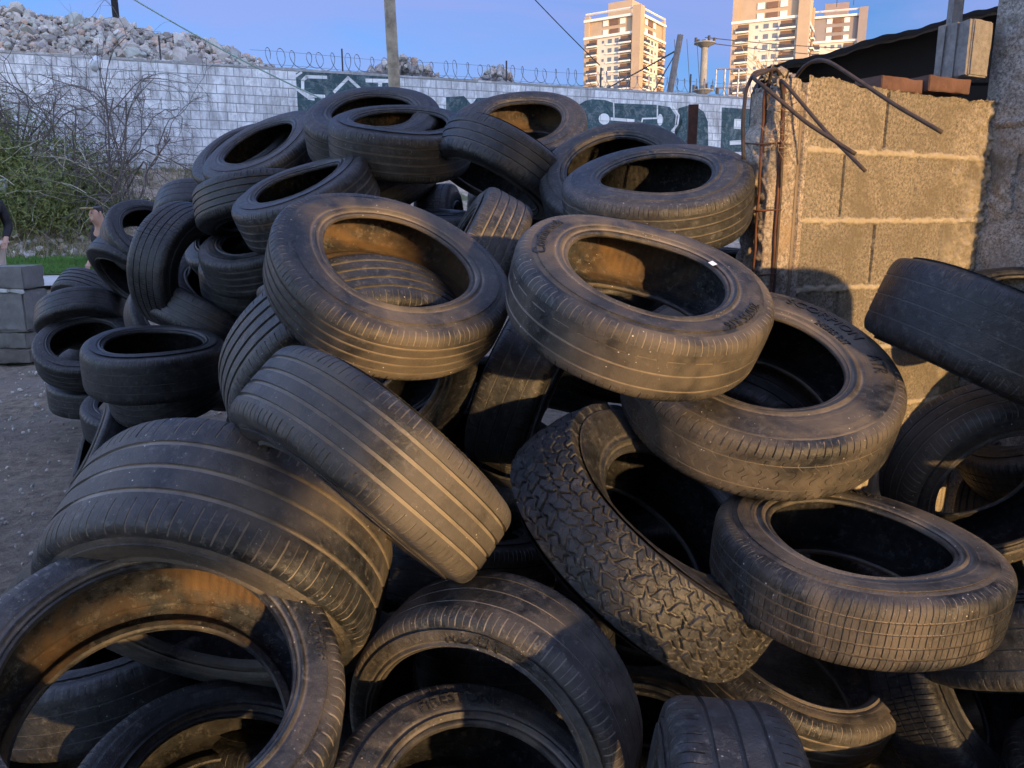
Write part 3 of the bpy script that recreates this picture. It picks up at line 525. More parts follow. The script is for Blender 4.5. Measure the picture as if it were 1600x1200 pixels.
def rubble_mat():
    m, nt, N, L, b = mat('broken_rubble'); at = N.new('ShaderNodeAttribute'); at.attribute_name = 'tone'
    c = ramp(N, L, at.outputs['Fac'], [(0., (.22, .20, .19)), (.3, (.46, .43, .39)), (.5, (.58, .53, .47)), (.7, (.40, .44, .40)), (.85, (.52, .36, .27)), (1., (.66, .64, .60))])
    n = noise(N, L, 3, 6, .7); L.new(mixc(N, L, ramp(N, L, n, [(.3, 0.), (.7, .6)]), c, (.16, .14, .12)), b.inputs['Base Color']); b.inputs['Roughness'].default_value = .95; bump(N, L, b, noise(N, L, 20, 4), .4, .02)
    return m
RM = rubble_mat()
def heap(name, n, fn, rr):
    Vs, Fs, T, k = [], [], [], 0
    for i in range(n):
        c = fn(); r = rng.uniform(*rr) * (2.0 if rng.random() < .05 else 1); V, F = rock(c, r); Vs.append(V); Fs += [tuple(a + k for a in f) for f in F]; T += [rng.random()] * len(V); k += len(V)
    return tag(mk(name, np.concatenate(Vs), Fs, RM, None, 25, {'tone': T}), kind='stuff')
# debris on the yard
DEB = []
def f_deb():
    x = random.uniform(-5.0, -1.2); y = random.uniform(1.5, 8.5); return x, y, random.uniform(-.004, .006)
heap('gravel', 1300, f_deb, (.004, .015))
def f_bst():
    x = random.uniform(-13, -3); t = random.uniform(14.4, 17.2); y = t + .36 * (x + 6.7); return x, y, gz(x, y) + random.uniform(-.02, .03)
heap('bank_stones', 1100, f_bst, (.015, .075))
# the big rubble mound beyond the white wall
def mound_h(s):      # height of the mound crest along the wall, s in metres
    return np.interp(s, [-16, -8, -4.5, -3.9, -3.3, -2.7, -2, -1.3, -.7, -.3, 0, .6, 1.1, 1.8, 2.4], [6.9, 6.95, 6.88, 6.85, 6.72, 6.80, 6.75, 6.55, 6.60, 6.45, 6.40, 6.10, 5.85, 5.3, 4.6]) - .04
WB = np.array([-6.7, 19.05]); WD = np.array([.941, .338]); WN = np.array([.338, -.941])
def wallpt(s, off=0.0): return WB + WD * s - WN * off      # off > 0 is beyond the wall
def mound_core():
    ss = np.linspace(-15, 2.4, 80); oo = np.linspace(.3, 9, 24); V = []
    for s in ss:
        for o in oo:
            p = wallpt(s * 1.2 , o); hh = mound_h(s) - .25; z = 3.2 + (hh - 3.2) * min(1, (o / 4.0) ** .8) if o < 4 else hh - (o - 4) * .5
            V.append((p[0], p[1], z * 1.0))
    return V, gridF(80, 24, False)
V_, F_ = mound_core()
def f_mound():
    s = random.uniform(-9, 2.3) if random.random() < .85 else random.uniform(-15, -9); o = random.uniform(.6, 4.6); p = wallpt(s * 1.2, o); hh = mound_h(s); z = 3.2 + (hh - 3.2) * min(1, (o / 4.0) ** .8)
    return p[0], p[1], z - .12 + random.uniform(-.12, .08)
Vr, Fr, Tr, kk = [np.array(V_)], [tuple(f) for f in F_], [.2] * len(V_), len(V_)
for i in range(7500):
    c = f_mound(); r = rng.uniform(.05, .135) * (2.0 if rng.random() < .06 else 1); V, F = rock(c, r); Vr.append(V); Fr += [tuple(a + kk for a in f) for f in F]; Tr += [rng.random()] * len(V); kk += len(V)
tag(mk('rubble_mound', np.concatenate(Vr), Fr, RM, None, 25, {'tone': Tr}), kind='stuff')
def f_small():
    if random.random() < .65: s = random.gauss(4.1, .95); top = 5.72
    else: s = random.gauss(6.5, .5); top = 5.56
    c0 = 4.1 if s < 5.5 else 6.5; w = 1.9 if s < 5.5 else 1.1; p = wallpt(s * 1.08, random.uniform(.7, 2.2))
    return p[0], p[1], 4.7 + (top - 4.7) * max(0, 1 - abs(s - c0) / w) * random.uniform(.6, 1)
heap('rubble_heap', 760, f_small, (.06, .15))

# ---------------------------------------------------------------- white block wall with mural and razor wire
def blockwall_mat():
    m, nt, N, L, b = mat('white_painted_blocks'); co = N.new('ShaderNodeTexCoord').outputs['Object']
    br = N.new('ShaderNodeTexBrick'); br.offset = .5; br.inputs['Scale'].default_value = 1; br.inputs['Brick Width'].default_value = .405; br.inputs['Row Height'].default_value = .2; br.inputs['Mortar Size'].default_value = .009; br.inputs['Mortar Smooth'].default_value = .1
    br.inputs['Color1'].default_value = (.82, .83, .83, 1); br.inputs['Color2'].default_value = (.62, .63, .64, 1); br.inputs['Mortar'].default_value = (.26, .27, .275, 1)
    sw = N.new('ShaderNodeSeparateXYZ'); L.new(co, sw.inputs[0]); cb = N.new('ShaderNodeCombineXYZ'); L.new(sw.outputs[0], cb.inputs[0]); L.new(sw.outputs[2], cb.inputs[1]); L.new(cb.outputs[0], br.inputs['Vector'])
    mp = N.new('ShaderNodeMapping'); mp.inputs['Scale'].default_value = (2.6, 1, .55); L.new(co, mp.inputs[0]); st = noise(N, L, 1.6, 6, .75, mp.outputs[0], .5)
    c = mixc(N, L, ramp(N, L, st, [(.44, 0.), (.66, .85)]), br.outputs['Color'], (.21, .20, .195))
    c = mixc(N, L, ramp(N, L, noise(N, L, 9, 5, .7, co), [(.46, 0.), (.75, .75)]), c, (.30, .30, .30))
    L.new(c, b.inputs['Base Color']); b.inputs['Roughness'].default_value = .9
    inv = mth(N, L, 'SUBTRACT', 1.0, br.outputs['Fac']); bump(N, L, b, mth(N, L, 'ADD', inv, mth(N, L, 'MULTIPLY', noise(N, L, 30, 4, .6, co), .25)), .7, .012)
    return m, c
WALLM, _ = blockwall_mat()
MW = Matrix(((WD[0], -WN[0], 0, WB[0]), (WD[1], -WN[1], 0, WB[1]), (0, 0, 1, 0), (0, 0, 0, 1)))     # x along the wall, y away from the yard
wall = empty('block_wall', MW); tag(wall, 'long white painted block wall with a dark green mural behind the heap', 'wall')
mb = MB(); mb.box((12, .1, 3.55), (76, .2, 3.02)); mb.build('wall_face', WALLM, wall)
mb = MB()
for i in range(94):
    s = -25.8 + i * .81
    mb.box((s, .1, 5.035), (.80, .215, .05), jit=.006)
mb.build('coping', flat('wall_coping', (.33, .33, .32), .9, .3, 8), wall)
def paint(name, polys, c, y=-.004, mt=None):
    V, F = [], []
    for P in polys:
        k = len(V); V += [(s, y, z) for s, z in P]; F.append(tuple(range(k, k + len(P)))[::-1])
    bm = bmesh.new(); vs = [bm.verts.new(v) for v in V]; [bm.faces.new([vs[i] for i in f]) for f in F]; bmesh.ops.triangulate(bm, faces=bm.faces); bm.verts.index_update()
    V = np.array([v.co[:] for v in bm.verts]); F = [tuple(v.index for v in f.verts) for f in bm.faces]; bm.free()
    return mk(name, V, F, mt, wall)
def paintmat(name, c, wear):
    m, nt, N, L, b = mat(name); co = N.new('ShaderNodeTexCoord').outputs['Object']
    br = N.new('ShaderNodeTexBrick'); br.offset = .5; br.inputs['Scale'].default_value = 1; br.inputs['Brick Width'].default_value = .405; br.inputs['Row Height'].default_value = .2; br.inputs['Mortar Size'].default_value = .007
    c = np.array(c); br.inputs['Color1'].default_value = (*c, 1); br.inputs['Color2'].default_value = (*(c * .72), 1); br.inputs['Mortar'].default_value = (*(c * .45), 1)
    sw = N.new('ShaderNodeSeparateXYZ'); L.new(co, sw.inputs[0]); cb = N.new('ShaderNodeCombineXYZ'); L.new(sw.outputs[0], cb.inputs[0]); L.new(sw.outputs[2], cb.inputs[1]); L.new(cb.outputs[0], br.inputs['Vector'])
    L.new(mixc(N, L, ramp(N, L, noise(N, L, 5, 6, .8, co, .5), [(.48, 0.), (.62, wear)]), br.outputs['Color'], (.34, .36, .36)), b.inputs['Base Color']); b.inputs['Roughness'].default_value = .8
    return m
TEAL = paintmat('mural_green_paint', (.032, .078, .092), .35); WHT = paintmat('mural_white_paint', (.80, .81, .80), .4)
teal = [[(1.61, 4.95), (1.70, 5.0), (3.86, 5.0), (3.84, 3.4), (1.62, 3.4)], [(5.32, 4.60), (5.8, 4.65), (6.02, 4.42), (5.85, 3.9), (5.31, 3.9)], [(6.15, 4.62), (6.5, 4.64), (5.88, 4.1), (5.71, 4.09)],
        [(9.07, 4.60), (9.26, 4.71), (9.45, 4.75), (9.84, 4.75), (10.13, 4.68), (11.45, 4.70), (11.90, 4.66), (12.1, 4.45), (12.08, 4.15), (11.85, 3.9), (10.98, 3.62), (9.07, 3.5)],
        [(12.18, 4.64), (12.45, 4.72), (12.75, 4.72), (13.03, 4.58), (13.18, 4.32), (13.25, 3.5), (12.02, 3.48), (12.17, 3.92), (12.34, 4.28)], [(13.63, 4.73), (14.9, 4.73), (14.9, 3.5), (13.67, 3.5)]]
paint('mural_ground', teal, None, -.004, TEAL)
def stroke(pts, w):
    P = np.array(pts, float); out = []
    for a, b in zip(P[:-1], P[1:]):
        d = (b - a) / np.linalg.norm(b - a); n = np.array([-d[1], d[0]]) * w / 2; a2 = a - d * w * .3; b2 = b + d * w * .3
        out.append([tuple(a2 + n), tuple(b2 + n), tuple(b2 - n), tuple(a2 - n)][::-1])
    return out
def disc(c, rx, rz, n=14): return [(c[0] + rx * math.cos(k / n * 6.283), c[1] + rz * math.sin(k / n * 6.283)) for k in range(n)]
wh = stroke([(2.32, 4.90), (1.86, 4.89), (1.76, 4.80), (1.75, 4.56), (1.92, 4.46), (2.25, 4.46)], .075) + stroke([(1.60, 4.88), (1.74, 4.98)], .05) + stroke([(1.58, 4.62), (1.88, 4.40), (2.0, 4.38)], .06) \
    + stroke([(2.50, 4.58), (2.85, 4.92), (3.16, 4.66)], .07) + stroke([(3.30, 4.885), (3.84, 4.905)], .09) + stroke([(3.63, 4.86), (3.63, 4.68)], .10) \
    + stroke([(10.11, 4.70), (10.13, 4.30)], .04) + stroke([(11.49, 4.70), (11.5, 4.34), (11.03, 4.31), (11.01, 4.22)], .04) + stroke([(10.05, 4.26), (10.75, 4.24)], .08) \
    + [disc((9.83, 4.25), .17, .15), disc((11.59, 4.30), .09, .16)] + [[(14.08, 4.43), (14.37, 4.43), (14.37, 4.15), (14.08, 4.15)]] + stroke([(14.0, 3.75), (14.7, 3.80)], .12) + stroke([(12.0, 4.68), (12.2, 4.45), (12.17, 4.19), (12.0, 4.0)], .05)
for i, s in enumerate(wh): wh[i] = s
paint('mural_lettering', wh, None, -.008, WHT)
M_STEEL = flat('galvanised_wire', (.20, .21, .23), .5, .2, 20, 0, metal=.6); M_DARK = flat('dark_steel', (.035, .033, .035), .6, .2, 20, 0); M_RUST = flat('rusty_steel', (.085, .035, .022), .85, .45, 25, .4, .002)
wire = empty('razor_wire', MW); tag(wire, 'coiled razor wire running along the top of the white block wall on thin steel stakes', 'razor wire')
th = np.linspace(0, 2 * math.pi * 78, 78 * 22); s_ = .9 + th / (2 * math.pi) * .31 + .05 * np.sin(th * .37) + .15 * np.cos(th); rad = .205 + .03 * np.sin(th * .21) + .015 * np.sin(th * .73)
mb = MB(); mb.tube(np.stack([s_, .10 + rad * .6 * np.cos(th), 5.28 + rad * np.sin(th)], 1), .009, 4); mb.build('coil', M_STEEL, wire)
for s in (-1.35, 2.74, 7.0, 9.75, 12.6, 16.5, 20.5):
    mb = MB(); mb.box((s, .10, 5.32), (.035, .035, .56)); mb.build('stake', M_DARK, wire)
mb = MB()
for z in (5.12, 5.42): mb.tube([(s, .10 + .01 * math.sin(s), z + .02 * math.sin(s * 1.3)) for s in np.linspace(.6, 25, 60)], .004, 4)
mb.build('strand', M_STEEL, wire)

# ---------------------------------------------------------------- poles, wires, towers
WOODP = flat('weathered_pole_wood', (.30, .245, .17), .9, .45, 5, .5, .01)
def pole(name, a, b, r0, r1, mt, label, cat, bend=.03, k=10):
    a, b = np.array(a, float), np.array(b, float); t = np.linspace(0, 1, 14)[:, None]; P = a + (b - a) * t + np.sin(t * 7) * bend * .3 * np.array([1, .3, 0])
    mb = MB(); mb.tube(P, np.linspace(r0, r1, 14), k); return tag(mb.build(name, mt, None, 50), label, cat)
pole('utility_pole', (-2.42, 17, 2.2), (-2.56, 17, 9.0), .135, .10, WOODP, 'pale weathered wooden pole in front of the white wall left of centre', 'pole')
pole('steel_pole', (-13.35, 28, 3), (-13.4, 28, 12), .11, .11, flat('black_pole', (.006, .006, .006), .9, .1, 5, 0), 'thin black pole rising behind the rubble mound at upper left', 'pole', 0)
pole('leaning_pole', (5.35, 30, 2.8), (6.12, 30, 8.1), .14, .11, flat('grey_pole_wood', (.16, .14, .13), .9), 'leaning grey wooden pole with wires between the two nearer towers', 'pole')
pm = empty('pylon_mast', Matrix.Translation((8.2, 35, 0))); tag(pm, 'round concrete mast with two saucer-shaped insulator platforms', 'mast')
CONC = flat('pale_concrete', (.22, .21, .18), .9, .2, 3)
mb = MB(); mb.tube([(0, 0, 2.8), (0, 0, 9.0)], [.17, .14], 14); mb.build('shaft', CONC, pm, 50)
for z, r in ((8.85, .46), (6.95, .46)):
    mb = MB(); mb.tube([(0, 0, z - .16), (0, 0, z - .07), (0, 0, z), (0, 0, z + .04)], [.15, .62 * r, r, r * .97], 18); pf = mb.build('platform', CONC, pm, 40)
    for a in (0, 2.1, 3.14, 4.9): mb = MB(); mb.tube([(r * .85 * math.cos(a), r * .85 * math.sin(a), z + .06), (r * .85 * math.cos(a), r * .85 * math.sin(a), z + .24)], .06, 6); mb.build('insulator', M_DARK, pf)
fr = empty('steel_gantry', Matrix.Translation((11.3, 42, 0))); tag(fr, 'small blue-grey steel gantry beside the twin-coloured tower', 'gantry')
mb = MB()
for x in (-.35, .35): mb.tube([(x, 0, 3), (x, 0, 9.1)], .05, 5)
for z in (7.4, 8.2, 9.1): mb.tube([(-.8, 0, z), (.8, 0, z)], .05, 5)
for x in (-.8, .8): mb.tube([(x, 0, 8.2), (x, 0, 9.1)], .04, 5)
mb.build('lattice', M_STEEL, fr)
for x in (-.7, 0, .7): mb = MB(); mb.tube([(x, 0, 8.2), (x, 0, 7.9)], .09, 6); mb.build('insulator', M_DARK, fr)
def cable(name, a, b, r, sag, label, mt=None, n=24):
    a, b = np.array(a, float), np.array(b, float); t = np.linspace(0, 1, n)[:, None]; P = a + (b - a) * t; P[:, 2] -= (sag * 4 * t * (1 - t))[:, 0]
    mb = MB(); mb.tube(P, r, 5); return tag(mb.build(name, mt or M_DARK), label, 'cable', 'overhead cables')
cable('overhead_cable', (-4.6, 26, 11.3), (40, 39, 11.5), .022, .9, 'long dark cable crossing the sky in front of both nearer towers')
cable('overhead_cable', (-2.1, 17.2, 8.6), (2.2, 20.5, 5.3), .012, .1, 'thin cable slanting down from the wooden pole to the razor wire')
cable('overhead_cable', (-9.6, 14.6, 7.2), (-3.7, 17.6, 3.9), .016, .25, 'pale green cord slanting from upper left across the white wall', flat('green_cord', (.22, .32, .27), .7, bs=0))
cable('overhead_cable', (6.05, 30, 7.6), (-3, 60, 7.4), .03, .5, 'cable running left from the leaning pole behind the left tower')
cable('overhead_cable', (6.05, 30, 7.6), (4.2, 30, 4.5), .02, .05, 'guy wire coming down left of the leaning pole')
cable('overhead_cable', (8.2, 35, 9.1), (30, 48, 11.6), .02, .4, 'upper of two cables leaving the saucer mast to the right')
cable('overhead_cable', (8.2, 35, 8.9), (30, 48, 10.9), .02, .4, 'lower of two cables leaving the saucer mast to the right')
for i, x in enumerate((6.6, 7.1, 7.5)): cable('overhead_cable', (x - .1, 33, 8.6), (x + .35, 33, 4.7), .012, .0, 'fine wire hanging between leaning pole and saucer mast')

TW = dict(cream=flat('tower_cream', (.50, .45, .36), .85, .06, .3, 0), brown=flat('tower_tan', (.34, .25, .16), .85, .08, .3, 0), grey=flat('tower_grey', (.20, .17, .15), .85, .08, .3, 0), white=flat('tower_white', (.60, .56, .48), .8, .05, .3, 0),
          dark=flat('tower_dark_rail', (.03, .03, .035), .5, .1, 1, 0), void=flat('tower_loggia', (.13, .075, .05), .9, .2, 1, 0))
gm, _, gN, gL, gb = mat('tower_glass'); gb.inputs['Base Color'].default_value = (.10, .11, .12, 1); gb.inputs['Roughness'].default_value = .12
lm, _, lN, lL, lb = mat('lit_window'); lb.inputs['Base Color'].default_value = (.8, .6, .2, 1); lb.inputs['Emission Color'].default_value = (1, .68, .18, 1); lb.inputs['Emission Strength'].default_value = 1.1
def unit(name): pass
MESHC = {}
def shared(name, key, fn, mt, parent, M):
    if key not in MESHC: o = fn().build(name, mt); MESHC[key] = o.data
    else: o = bpy.data.objects.new(name, MESHC[key]); COL.objects.link(o)
    o.parent = parent; o.matrix_local = M; return o
def tower(loc, rot, wa, wb, top, n, st, label, body, crown, lits=(), stripw=2.6, crownst=2, low=0):
    """corner tower: local +x/-y faces meet at the near corner (0,0); face A runs along -x, face B along +y"""
    t = empty('apartment_tower', Matrix.Translation((loc[0], loc[1], 0)) @ Matrix.Rotation(rot, 4, 'Z')); tag(t, label, 'tower')
    z0 = top - n * st; zb = top
    mb = MB(); mb.box((-wa / 2, wb / 2, (zb + 2) / 2), (wa, wb, zb - 2)); mb.build('wall', TW[body], t)
    mb = MB(); mb.box((-wa / 2, wb / 2, zb + crownst * st / 2), (wa - .6, wb - .6, crownst * st)); mb.build('upper_storeys', TW[crown], t)
    mb = MB(); mb.box((-.3, .3, (zb + 2 + crownst * st + 2.5) / 2), (stripw, stripw, zb + crownst * st + 2.5 - 2)); mb.build('corner_pier', TW[crown if crown != 'cream' else 'brown'], t)
    mb = MB(); mb.box((-wa + .5, .3, (zb + 8) / 2 + 1), (1.8, 1.4, zb + 5)); mb.build('end_pier', TW[crown], t)
    mb = MB(); mb.box((-.3, wb - .5, (zb + 8) / 2 + 1), (1.4, 1.8, zb + 5)); mb.build('end_pier', TW[crown], t)
    for z in (zb + .3, zb + crownst * st): mb = MB(); mb.box((-wa / 2, wb / 2, z), (wa + 1.2, wb + 1.2, .8)); mb.build('cornice', TW['white'], t)
    mb = MB(); mb.box((-wa / 2, wb / 2, zb + crownst * st + 3.2), (wa * .45, wb * .45, 6.4)); mb.build('roof_house', TW[crown], t)
    mb = MB()
    for a, b in (((-wa, -.3), (0, -.3)), ((.3, 0), (.3, wb))): mb.tube([(a[0], a[1], zb + crownst * st + 2.1), (b[0], b[1], zb + crownst * st + 2.1)], .35, 4)
    mb.build('roof_beam', TW['white'], t)
    I = Matrix.Identity(4)
    for face in (0, 1):
        Wf = wa if face == 0 else wb
        Fm = Matrix.Rotation(0, 4, 'Z') if face == 0 else Matrix.Rotation(math.pi / 2, 4, 'Z')
        # along-face coordinate d from the near corner; face 0 looks to -y, face 1 to +x
        def place(d, z, off=0): return Matrix.Translation((-d, -off, z)) if face == 0 else Matrix.Translation((off, d, z)) @ Matrix.Rotation(math.pi / 2, 4, 'Z')
        for k in range(n):
            z = zb - (k + .5) * st
            if z < low: break
            for (d, w, kind) in ((.15, .20, 'b'), (.40, .09, 'w'), (.53, .09, 'w'), (.66, .05, 's'), (.86, .17, 'b')):
                dd = d * Wf + stripw / 2 * (d < .3)
                ww = w * Wf
                if kind == 'b':
                    o = shared('loggia', ('l', round(ww, 2)), lambda: (lambda m: (m.box((0, .05, 0), (ww, .3, st * .72)), m)[1])(MB()), TW['void'], t, place(dd, z, .02))
                    shared('balcony', ('s', round(ww, 2)), lambda: (lambda m: (m.box((0, -.55, -st * .42), (ww + .5, 1.3, .5)), m)[1])(MB()), TW['white'], t, place(dd, z, .0))
                    shared('railing', ('r', round(ww, 2)), lambda: (lambda m: (m.box((0, -1.1, -st * .18), (ww + .3, .12, .95)), m)[1])(MB()), TW['dark'], t, place(dd, z, .0))
                else:
                    h = st * (.46 if kind == 'w' else .30)
                    mt = lm if (face, k, round(d, 2)) in lits else gm
                    shared('window', (kind, round(ww, 2), mt.name), lambda: (lambda m: (m.box((0, -.02, 0), (ww * .8, .16, h)), m)[1])(MB()), mt, t, place(dd, z, .0))
            if face == 1 or True:
                shared('sill_band', ('band', face, round(Wf, 1)), lambda: (lambda m: (m.box((0, -.15, -st * .36), (Wf * .26, .5, .45)), m)[1])(MB()), TW['white'], t, place(Wf * .47, z, .0))
        for k in range(crownst):
            z = zb + (k + .5) * st
            for d in (.30, .62): shared('window', ('c', round(Wf, 1)), lambda: (lambda m: (m.box((0, -.02, 0), (Wf * .10, .2, st * .62)), m)[1])(MB()), TW['white'], t, place(d * Wf, z, -.15))
            shared('loggia', ('cl', round(Wf, 1)), lambda: (lambda m: (m.box((0, -.02, 0), (Wf * .16, .2, st * .6)), m)[1])(MB()), TW['void'], t, place(.46 * Wf, z, -.14))
    return t
tower((42.3, 276), R_(-45 + 4 + 7), 20, 21, 63.0, 10, 2.95, 'cream and tan apartment tower standing alone, leftmost of the three', 'cream', 'brown', {(0, 8, .4), (1, 8, .53), (1, 3, .4)}, 3.0, 2, 20)
tower((92, 260), R_(-45 + 14 + 5), 22, 23, 64.0, 11, 3.1, 'tallest cream and tan apartment tower, its top cut off by the frame', 'cream', 'brown', {(0, 7, .4), (1, 1, .4), (0, 9, .4)}, 3.4, 4, 15)
tower((138, 325), R_(-45 + 20 + 5), 20, 22, 71.0, 6, 3.2, 'greyer apartment tower behind the tall one with a pink rooftop sign', 'cream', 'grey', (), 3.2, 3, 40)
sg = empty('rooftop_sign', Matrix.Translation((129, 322, 86.5)) @ Matrix.Rotation(R_(-22), 4, 'Z')); tag(sg, 'pink and white advertising sign on the roof of the greyer tower', 'sign')
m1, _, _, _, b1 = mat('sign_pink'); b1.inputs['Base Color'].default_value = (.75, .06, .16, 1); b1.inputs['Emission Color'].default_value = (1, .10, .22, 1); b1.inputs['Emission Strength'].default_value = .5
m2, _, _, _, b2 = mat('sign_white'); b2.inputs['Base Color'].default_value = (.9, .75, .8, 1); b2.inputs['Emission Color'].default_value = (1, .8, .85, 1); b2.inputs['Emission Strength'].default_value = .5
mb = MB(); mb.box((0, 0, 1.6), (9.5, .5, 4.6)); mb.build('panel', m1, sg)
mb = MB()
for x, z, w, h in ((2.6, .6, 3.6, .7), (2.6, 2.2, 3.4, 1.2), (-2.6, 1.8, .5, 2.0), (-1.8, 2.6, 1.6, .4), (-3.6, .9, 1.2, .5), (-1.2, 1.4, .5, 1.3)): mb.box((x, -.3, z), (w, .1, h))
mb.build('lettering', m2, sg)
for x in (-3, 3): mb = MB(); mb.box((x, 0, -2), (.3, .3, 3.4)); mb.build('leg', M_DARK, sg)

# ---------------------------------------------------------------- bush with bare twigs and caught bags
def bush():
    t = empty('thorn_bush', Matrix.Translation((-9.3, 15.4, gz(-9.3, 15.4) - .1))); tag(t, 'tangled bush, half bare twigs and half green, against the white wall at upper left', 'bush')
    TWG = flat('twig_bark', (.12, .10, .09), .9, .4, 10, 0); TWL = flat('dead_twig', (.40, .37, .27), .9, .3, 10, 0)
    def grow(mb, p, d, l, r, dep, out):
        n = 5; P = [p]; q = p.copy()
        for i in range(n):
            d = d + rng.normal(0, .16, 3) + np.array([0, 0, -.03 * dep]); d /= np.linalg.norm(d); q = q + d * l / n; P.append(q.copy())
        mb.tube(P, np.linspace(r, r * .55, n + 1), 4 if dep else 5, False); out.append(np.array(P))
        if dep < 4:
            for i in range(rng.integers(3, 5) if dep < 3 else 3):
                k = rng.integers(1, n + 1); dd = d + rng.normal(0, .62, 3); dd /= np.linalg.norm(dd); grow(mb, P[k], dd, l * rng.uniform(.45, .75), r * .55, dep + 1, out)
    mb = MB(); segs = []
    for i in range(22):
        a = rng.uniform(-.9, 1.1); p = np.array([rng.uniform(-.9, 1.75), rng.uniform(-.5, .5), 0]); d = np.array([math.sin(a) * .55 + .1, rng.normal(0, .2), 1.]); d /= np.linalg.norm(d)
        grow(mb, p, d, rng.uniform(1.6, 2.5), .024, 0, segs)
    mb.build('stems', TWG, t)
    mb = MB()
    for i in range(230):
        p = np.array([rng.uniform(-2.8, 1.9), rng.uniform(-1.2, .4), rng.uniform(.1, 1.6)]); d = np.array([rng.normal(0, 1), rng.normal(0, .4), rng.normal(.2, .45)]); d /= np.linalg.norm(d)
        P = [p + d * s + np.array([0, 0, -.25 * s * s]) + rng.normal(0, .015, 3) for s in np.linspace(0, rng.uniform(.6, 1.5), 7)]; mb.tube(P, .0055, 3, False)
    mb.build('dead_canes', TWL, t)
    V, F = [], []
    LM = leafmat('bush_leaves', (.075, .10, .03), (.19, .22, .075))
    cl = [(rng.uniform(-3.2, 1.3), rng.uniform(-1.0, .6), abs(rng.normal(.8, .95))) for _ in range(210)]
    cl = [c for c in cl if c[2] < 2.0 - .62 * (c[0] + .2)]
    for i in range(56000):
        c = cl[rng.integers(len(cl))]; p = np.array(c) + rng.normal(0, .24, 3); d = rng.normal(size=3) + np.array([0, 0, .6]); d /= np.linalg.norm(d); e = np.cross(d, rng.normal(size=3)); e /= np.linalg.norm(e) + 1e-6
        l = rng.uniform(.05, .14); w = l * .11; k = len(V); V += [p - e * w, p + e * w, p + d * l]; F.append((k, k + 1, k + 2))
    mk('foliage', np.array(V), np.array(F), LM, t)
bush()
def low_shrub(x, y, w, h, n, label):
    t = empty('shrub', Matrix.Translation((x, y, gz(x, y) - .05))); tag(t, label, 'shrub')
    mb = MB()
    for i in range(26):
        a = rng.uniform(0, 6.28); d = np.array([math.cos(a) * .6, math.sin(a) * .6, 1]) ; P = [np.array([0, 0, 0]) + d * s * h * .8 + rng.normal(0, .02, 3) for s in np.linspace(0, 1, 5)]; mb.tube(P, .006, 3, False)
    mb.build('stems', flat('shrub_stem', (.12, .09, .06), .9, bs=0), t)
    V, F = [], []
    for i in range(n):
        p = rng.normal(0, 1, 3) * np.array([w, w * .6, h * .35]) * .5 + np.array([0, 0, h * .5]); p[2] = abs(p[2]); d = rng.normal(size=3) + np.array([0, 0, .8]); d /= np.linalg.norm(d); e = np.cross(d, rng.normal(size=3)); e /= np.linalg.norm(e)
        l = rng.uniform(.03, .08); k = len(V); V += [p - e * l * .14, p + e * l * .14, p + d * l]; F.append((k, k + 1, k + 2))
    mk('foliage', np.array(V), np.array(F), WEED, t)
low_shrub(-6.0, 17.6, 1.6, .5, 5000, 'low green shrub on the bank just below the white wall, right of the big bush')
low_shrub(-7.6, 16.0, 1.8, .6, 5000, 'straggly shrub on the earth bank in front of the big bush')
low_shrub(-10.4, 15.0, 2.4, .8, 7000, 'green shrub spilling down the bank at the left edge of the photo')
def bag(x, y, z, s, label):
    bm = bmesh.new(); bmesh.ops.create_icosphere(bm, subdivisions=3, radius=1); V = np.array([v.co[:] for v in bm.verts]); F = [tuple(v.index for v in f.verts) for f in bm.faces]; bm.free()
    V *= 1 + .45 * vnoise(V, 1.6, int(s * 991), 3)[:, None]; V[:, 2] *= 1.25; V[:, 0] *= .8; V += np.clip(V[:, 2:3], 0, 2) * np.array([[.35, 0, 0]])
    tag(mk('plastic_bag', V * s + np.array([x, y, z]), F, BAG, None, 180), label, 'bag', 'plastic bags caught in the bush')
BAG = flat('white_plastic_film', (.62, .66, .68), .45, .1, 5, .3, .01)
bag(-9.75, 14.9, 4.62, .13, 'white plastic bag snagged high in the bush at the left edge')
bag(-7.75, 15.2, 4.35, .11, 'white plastic bag snagged in the twigs just above the wall top')
bag(-9.3, 14.5, 2.13, .10, 'white plastic bag low in the green side of the bush')

